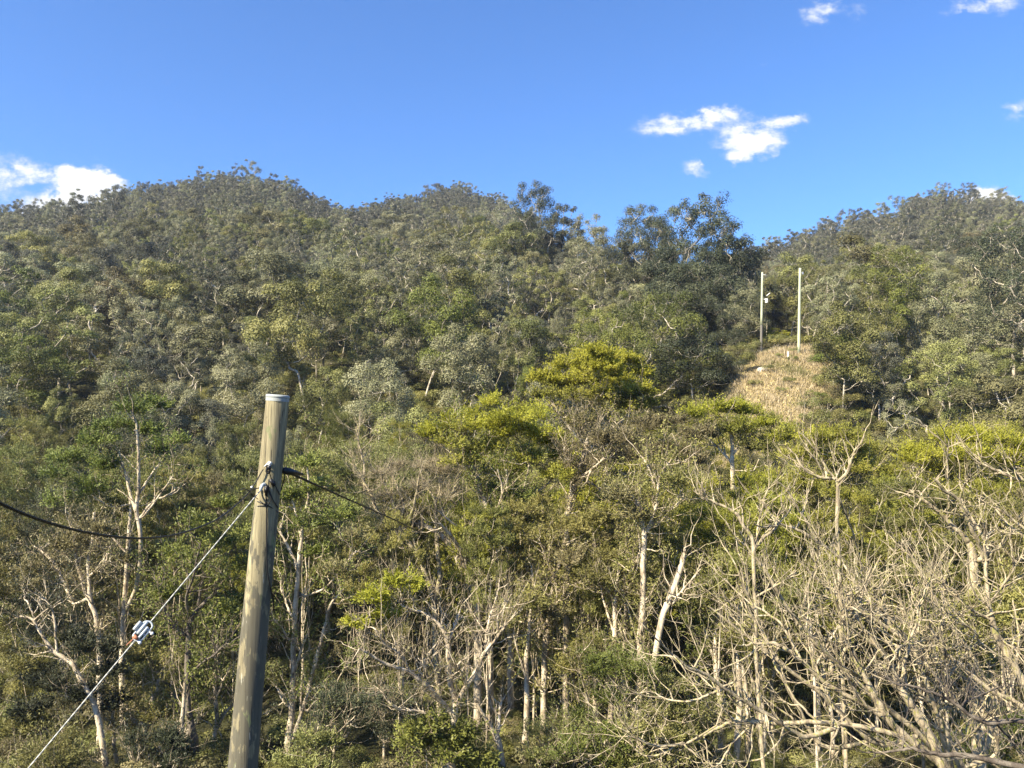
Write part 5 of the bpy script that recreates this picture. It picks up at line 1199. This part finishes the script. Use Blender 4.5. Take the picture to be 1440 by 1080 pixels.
g = Geo(); tube(g, [P(1072, 386, 111), P(1078, 387, 111)], .05, 6, cap=True); link('crossarm', g.mesh('crossarm', [M['white']], True, e2.location), e2)
b = P(1172, 397, 210); e3, t3, r3 = far_pole(1172, 383, 402, 195, 2.0, False, 'tiny distant pale pole poking out of the forest uphill')
g = Geo(); a = P(1108, 486, 104); gz3 = float(height(a[0], a[1])); tube(g, [[a[0], a[1], gz3 - .2], [a[0] + .03, a[1], gz3 + .9]], [.16, .13], 8, cap=True)
tag(link('marker_post', g.mesh('marker_post', [M['stone']], False, (a[0], a[1], gz3)), loc=(a[0], a[1], gz3)), 'short cream post at the top edge of the dry clearing', 'post')
# pale slab of stone in the grass
g = Geo(); a = ground_at(1073, 101); v = []
for i in range(10):
    th = i * 2 * pi / 10; rr = 1.0 + .25 * sin(i * 2.3); v.append((rr * .62 * cos(th), rr * .4 * sin(th)))
ring = lambda z, s: [[a[0] + p * s, a[1] + q * s, a[2] + z + .08 * p] for p, q in v]
vv = ring(-.2, 1) + ring(.28, 1.0) + ring(.42, .8) + [[a[0], a[1], a[2] + .46]]
f = [[i + o, (i + 1) % 10 + o, (i + 1) % 10 + 10 + o, i + 10 + o] for o in (0, 10) for i in range(10)] + [[20 + i, 20 + (i + 1) % 10, 20 + (i + 2) % 10, 30] for i in range(0, 10, 2)]
g.add(vv, f); tag(link('boulder', g.mesh('boulder', [M['stone']], False, a), loc=a), 'flat white boulder in the dry grass near the shaded edge', 'rock')

# dry grass on the clearing
def grass():
    n = 70000; c = P(1102, 600, 95); y = rng.uniform(78, 114, n); x = 32.2 + (y - 95) * .5 + rng.uniform(-7, 7, n)
    d = dryness(x, y); keep = rng.random(n) < d * 1.1; x, y = x[keep], y[keep]; z = height(x, y); n = len(x)
    h = rng.uniform(.1, .32, n) * (1 + .8 * (np.sin(x * 1.1) * np.sin(y * .9) > .45)); w = rng.uniform(.06, .16, n)
    th = rng.random(n) * pi; b = np.stack([np.cos(th), np.sin(th), 0 * th], 1); p = np.stack([x, y, z - .05], 1)
    ln = rng.normal(size=(n, 3)) * .16; tip = p + np.stack([0 * h, 0 * h, h], 1) + ln
    v = np.stack([p - b * w[:, None] * .5, p + b * w[:, None] * .5, tip + b * w[:, None] * .12, tip - b * w[:, None] * .12], 1).reshape(-1, 3)
    green = (np.sin(x * .55 + 1) + np.sin(y * .6 + x * .3) + rng.normal(size=n) * .5 + np.clip((x < c[0] - 3) * 1.0, 0, 1)) > 1.35
    t = np.where(green, rng.uniform(0, .25, n), rng.uniform(.4, 1, n))
    g = Geo(); g.add(v, np.arange(n * 4).reshape(n, 4), 0, t)
    m = leaf_mat('dry_grass_blades', (.20, .21, .08), (.47, .40, .22), (.66, .56, .36), trans=.3)
    tag(link('dry_grass', g.mesh('dry_grass', [m])), 'tall straw-coloured grass covering the open knoll', 'grass', kind='stuff')
grass()
CS = 'small green shrubs dotted over the dry clearing'
for i, (u, v, d, s, lf, lab) in enumerate([(1082, 522, 100, .55, 'olive', 'grey-green bush below the flat white boulder'), (1117, 512, 103, .45, 'green', 'upright green bush in the middle of the dry clearing'), (1112, 530, 96, .5, 'green', 'green bush lower down the middle of the clearing'),
        (1096, 505, 104, .4, 'olive', 'low bush near the cream post'), (1100, 540, 94, .4, 'olive', 'flat bush halfway down the dry grass'), (1045, 545, 92, .8, 'olive', 'wide bush against the shaded edge of the clearing'), (1062, 530, 97, .6, 'olive', 'bush between the wide edge bush and the boulder'),
        (1150, 545, 92, .8, 'green', 'leafy bush at the sunny edge of the clearing'), (1145, 575, 86, 1.1, 'olive', 'large bush at the lower sunny edge of the clearing'), (1030, 565, 88, .9, 'olive', 'bush low on the shaded side above the yellow-green crown'), (1118, 495, 106, .4, 'olive', 'small bush at the foot of the thick pale pole'),
        (1128, 560, 90, .5, 'olive', 'small bush beside the large lower bush'), (1045, 505, 102, .9, 'dark', 'dark bush under the thinner pole')]):
    b = ground_at(u, d); k = ('shrub', i % 3)
    plant('', 'clearing_bush', k, b, s, random.uniform(0, 6.28), lf, lab, 'bush', CS)

# ------------------------------------------------------------------ air
def haze():
    m, nt, out = mat('haze_air'); pv = N(nt, 'ShaderNodeVolumePrincipled'); pv.inputs['Color'].default_value = (.72, .82, 1, 1); pv.inputs['Density'].default_value = HAZE; pv.inputs['Anisotropy'].default_value = .2
    nt.links.new(pv.outputs[0], out.inputs['Volume'])
    g = Geo(); boxg(g, np.array([0, 0, 88.0]), 3060, 3060, 184); o = link('haze', g.mesh('haze', [m])); tag(o, 'thin blue-grey air over the far ridges', 'haze', kind='stuff')
HAZE = 0.00016
if HAZE > 0: haze()
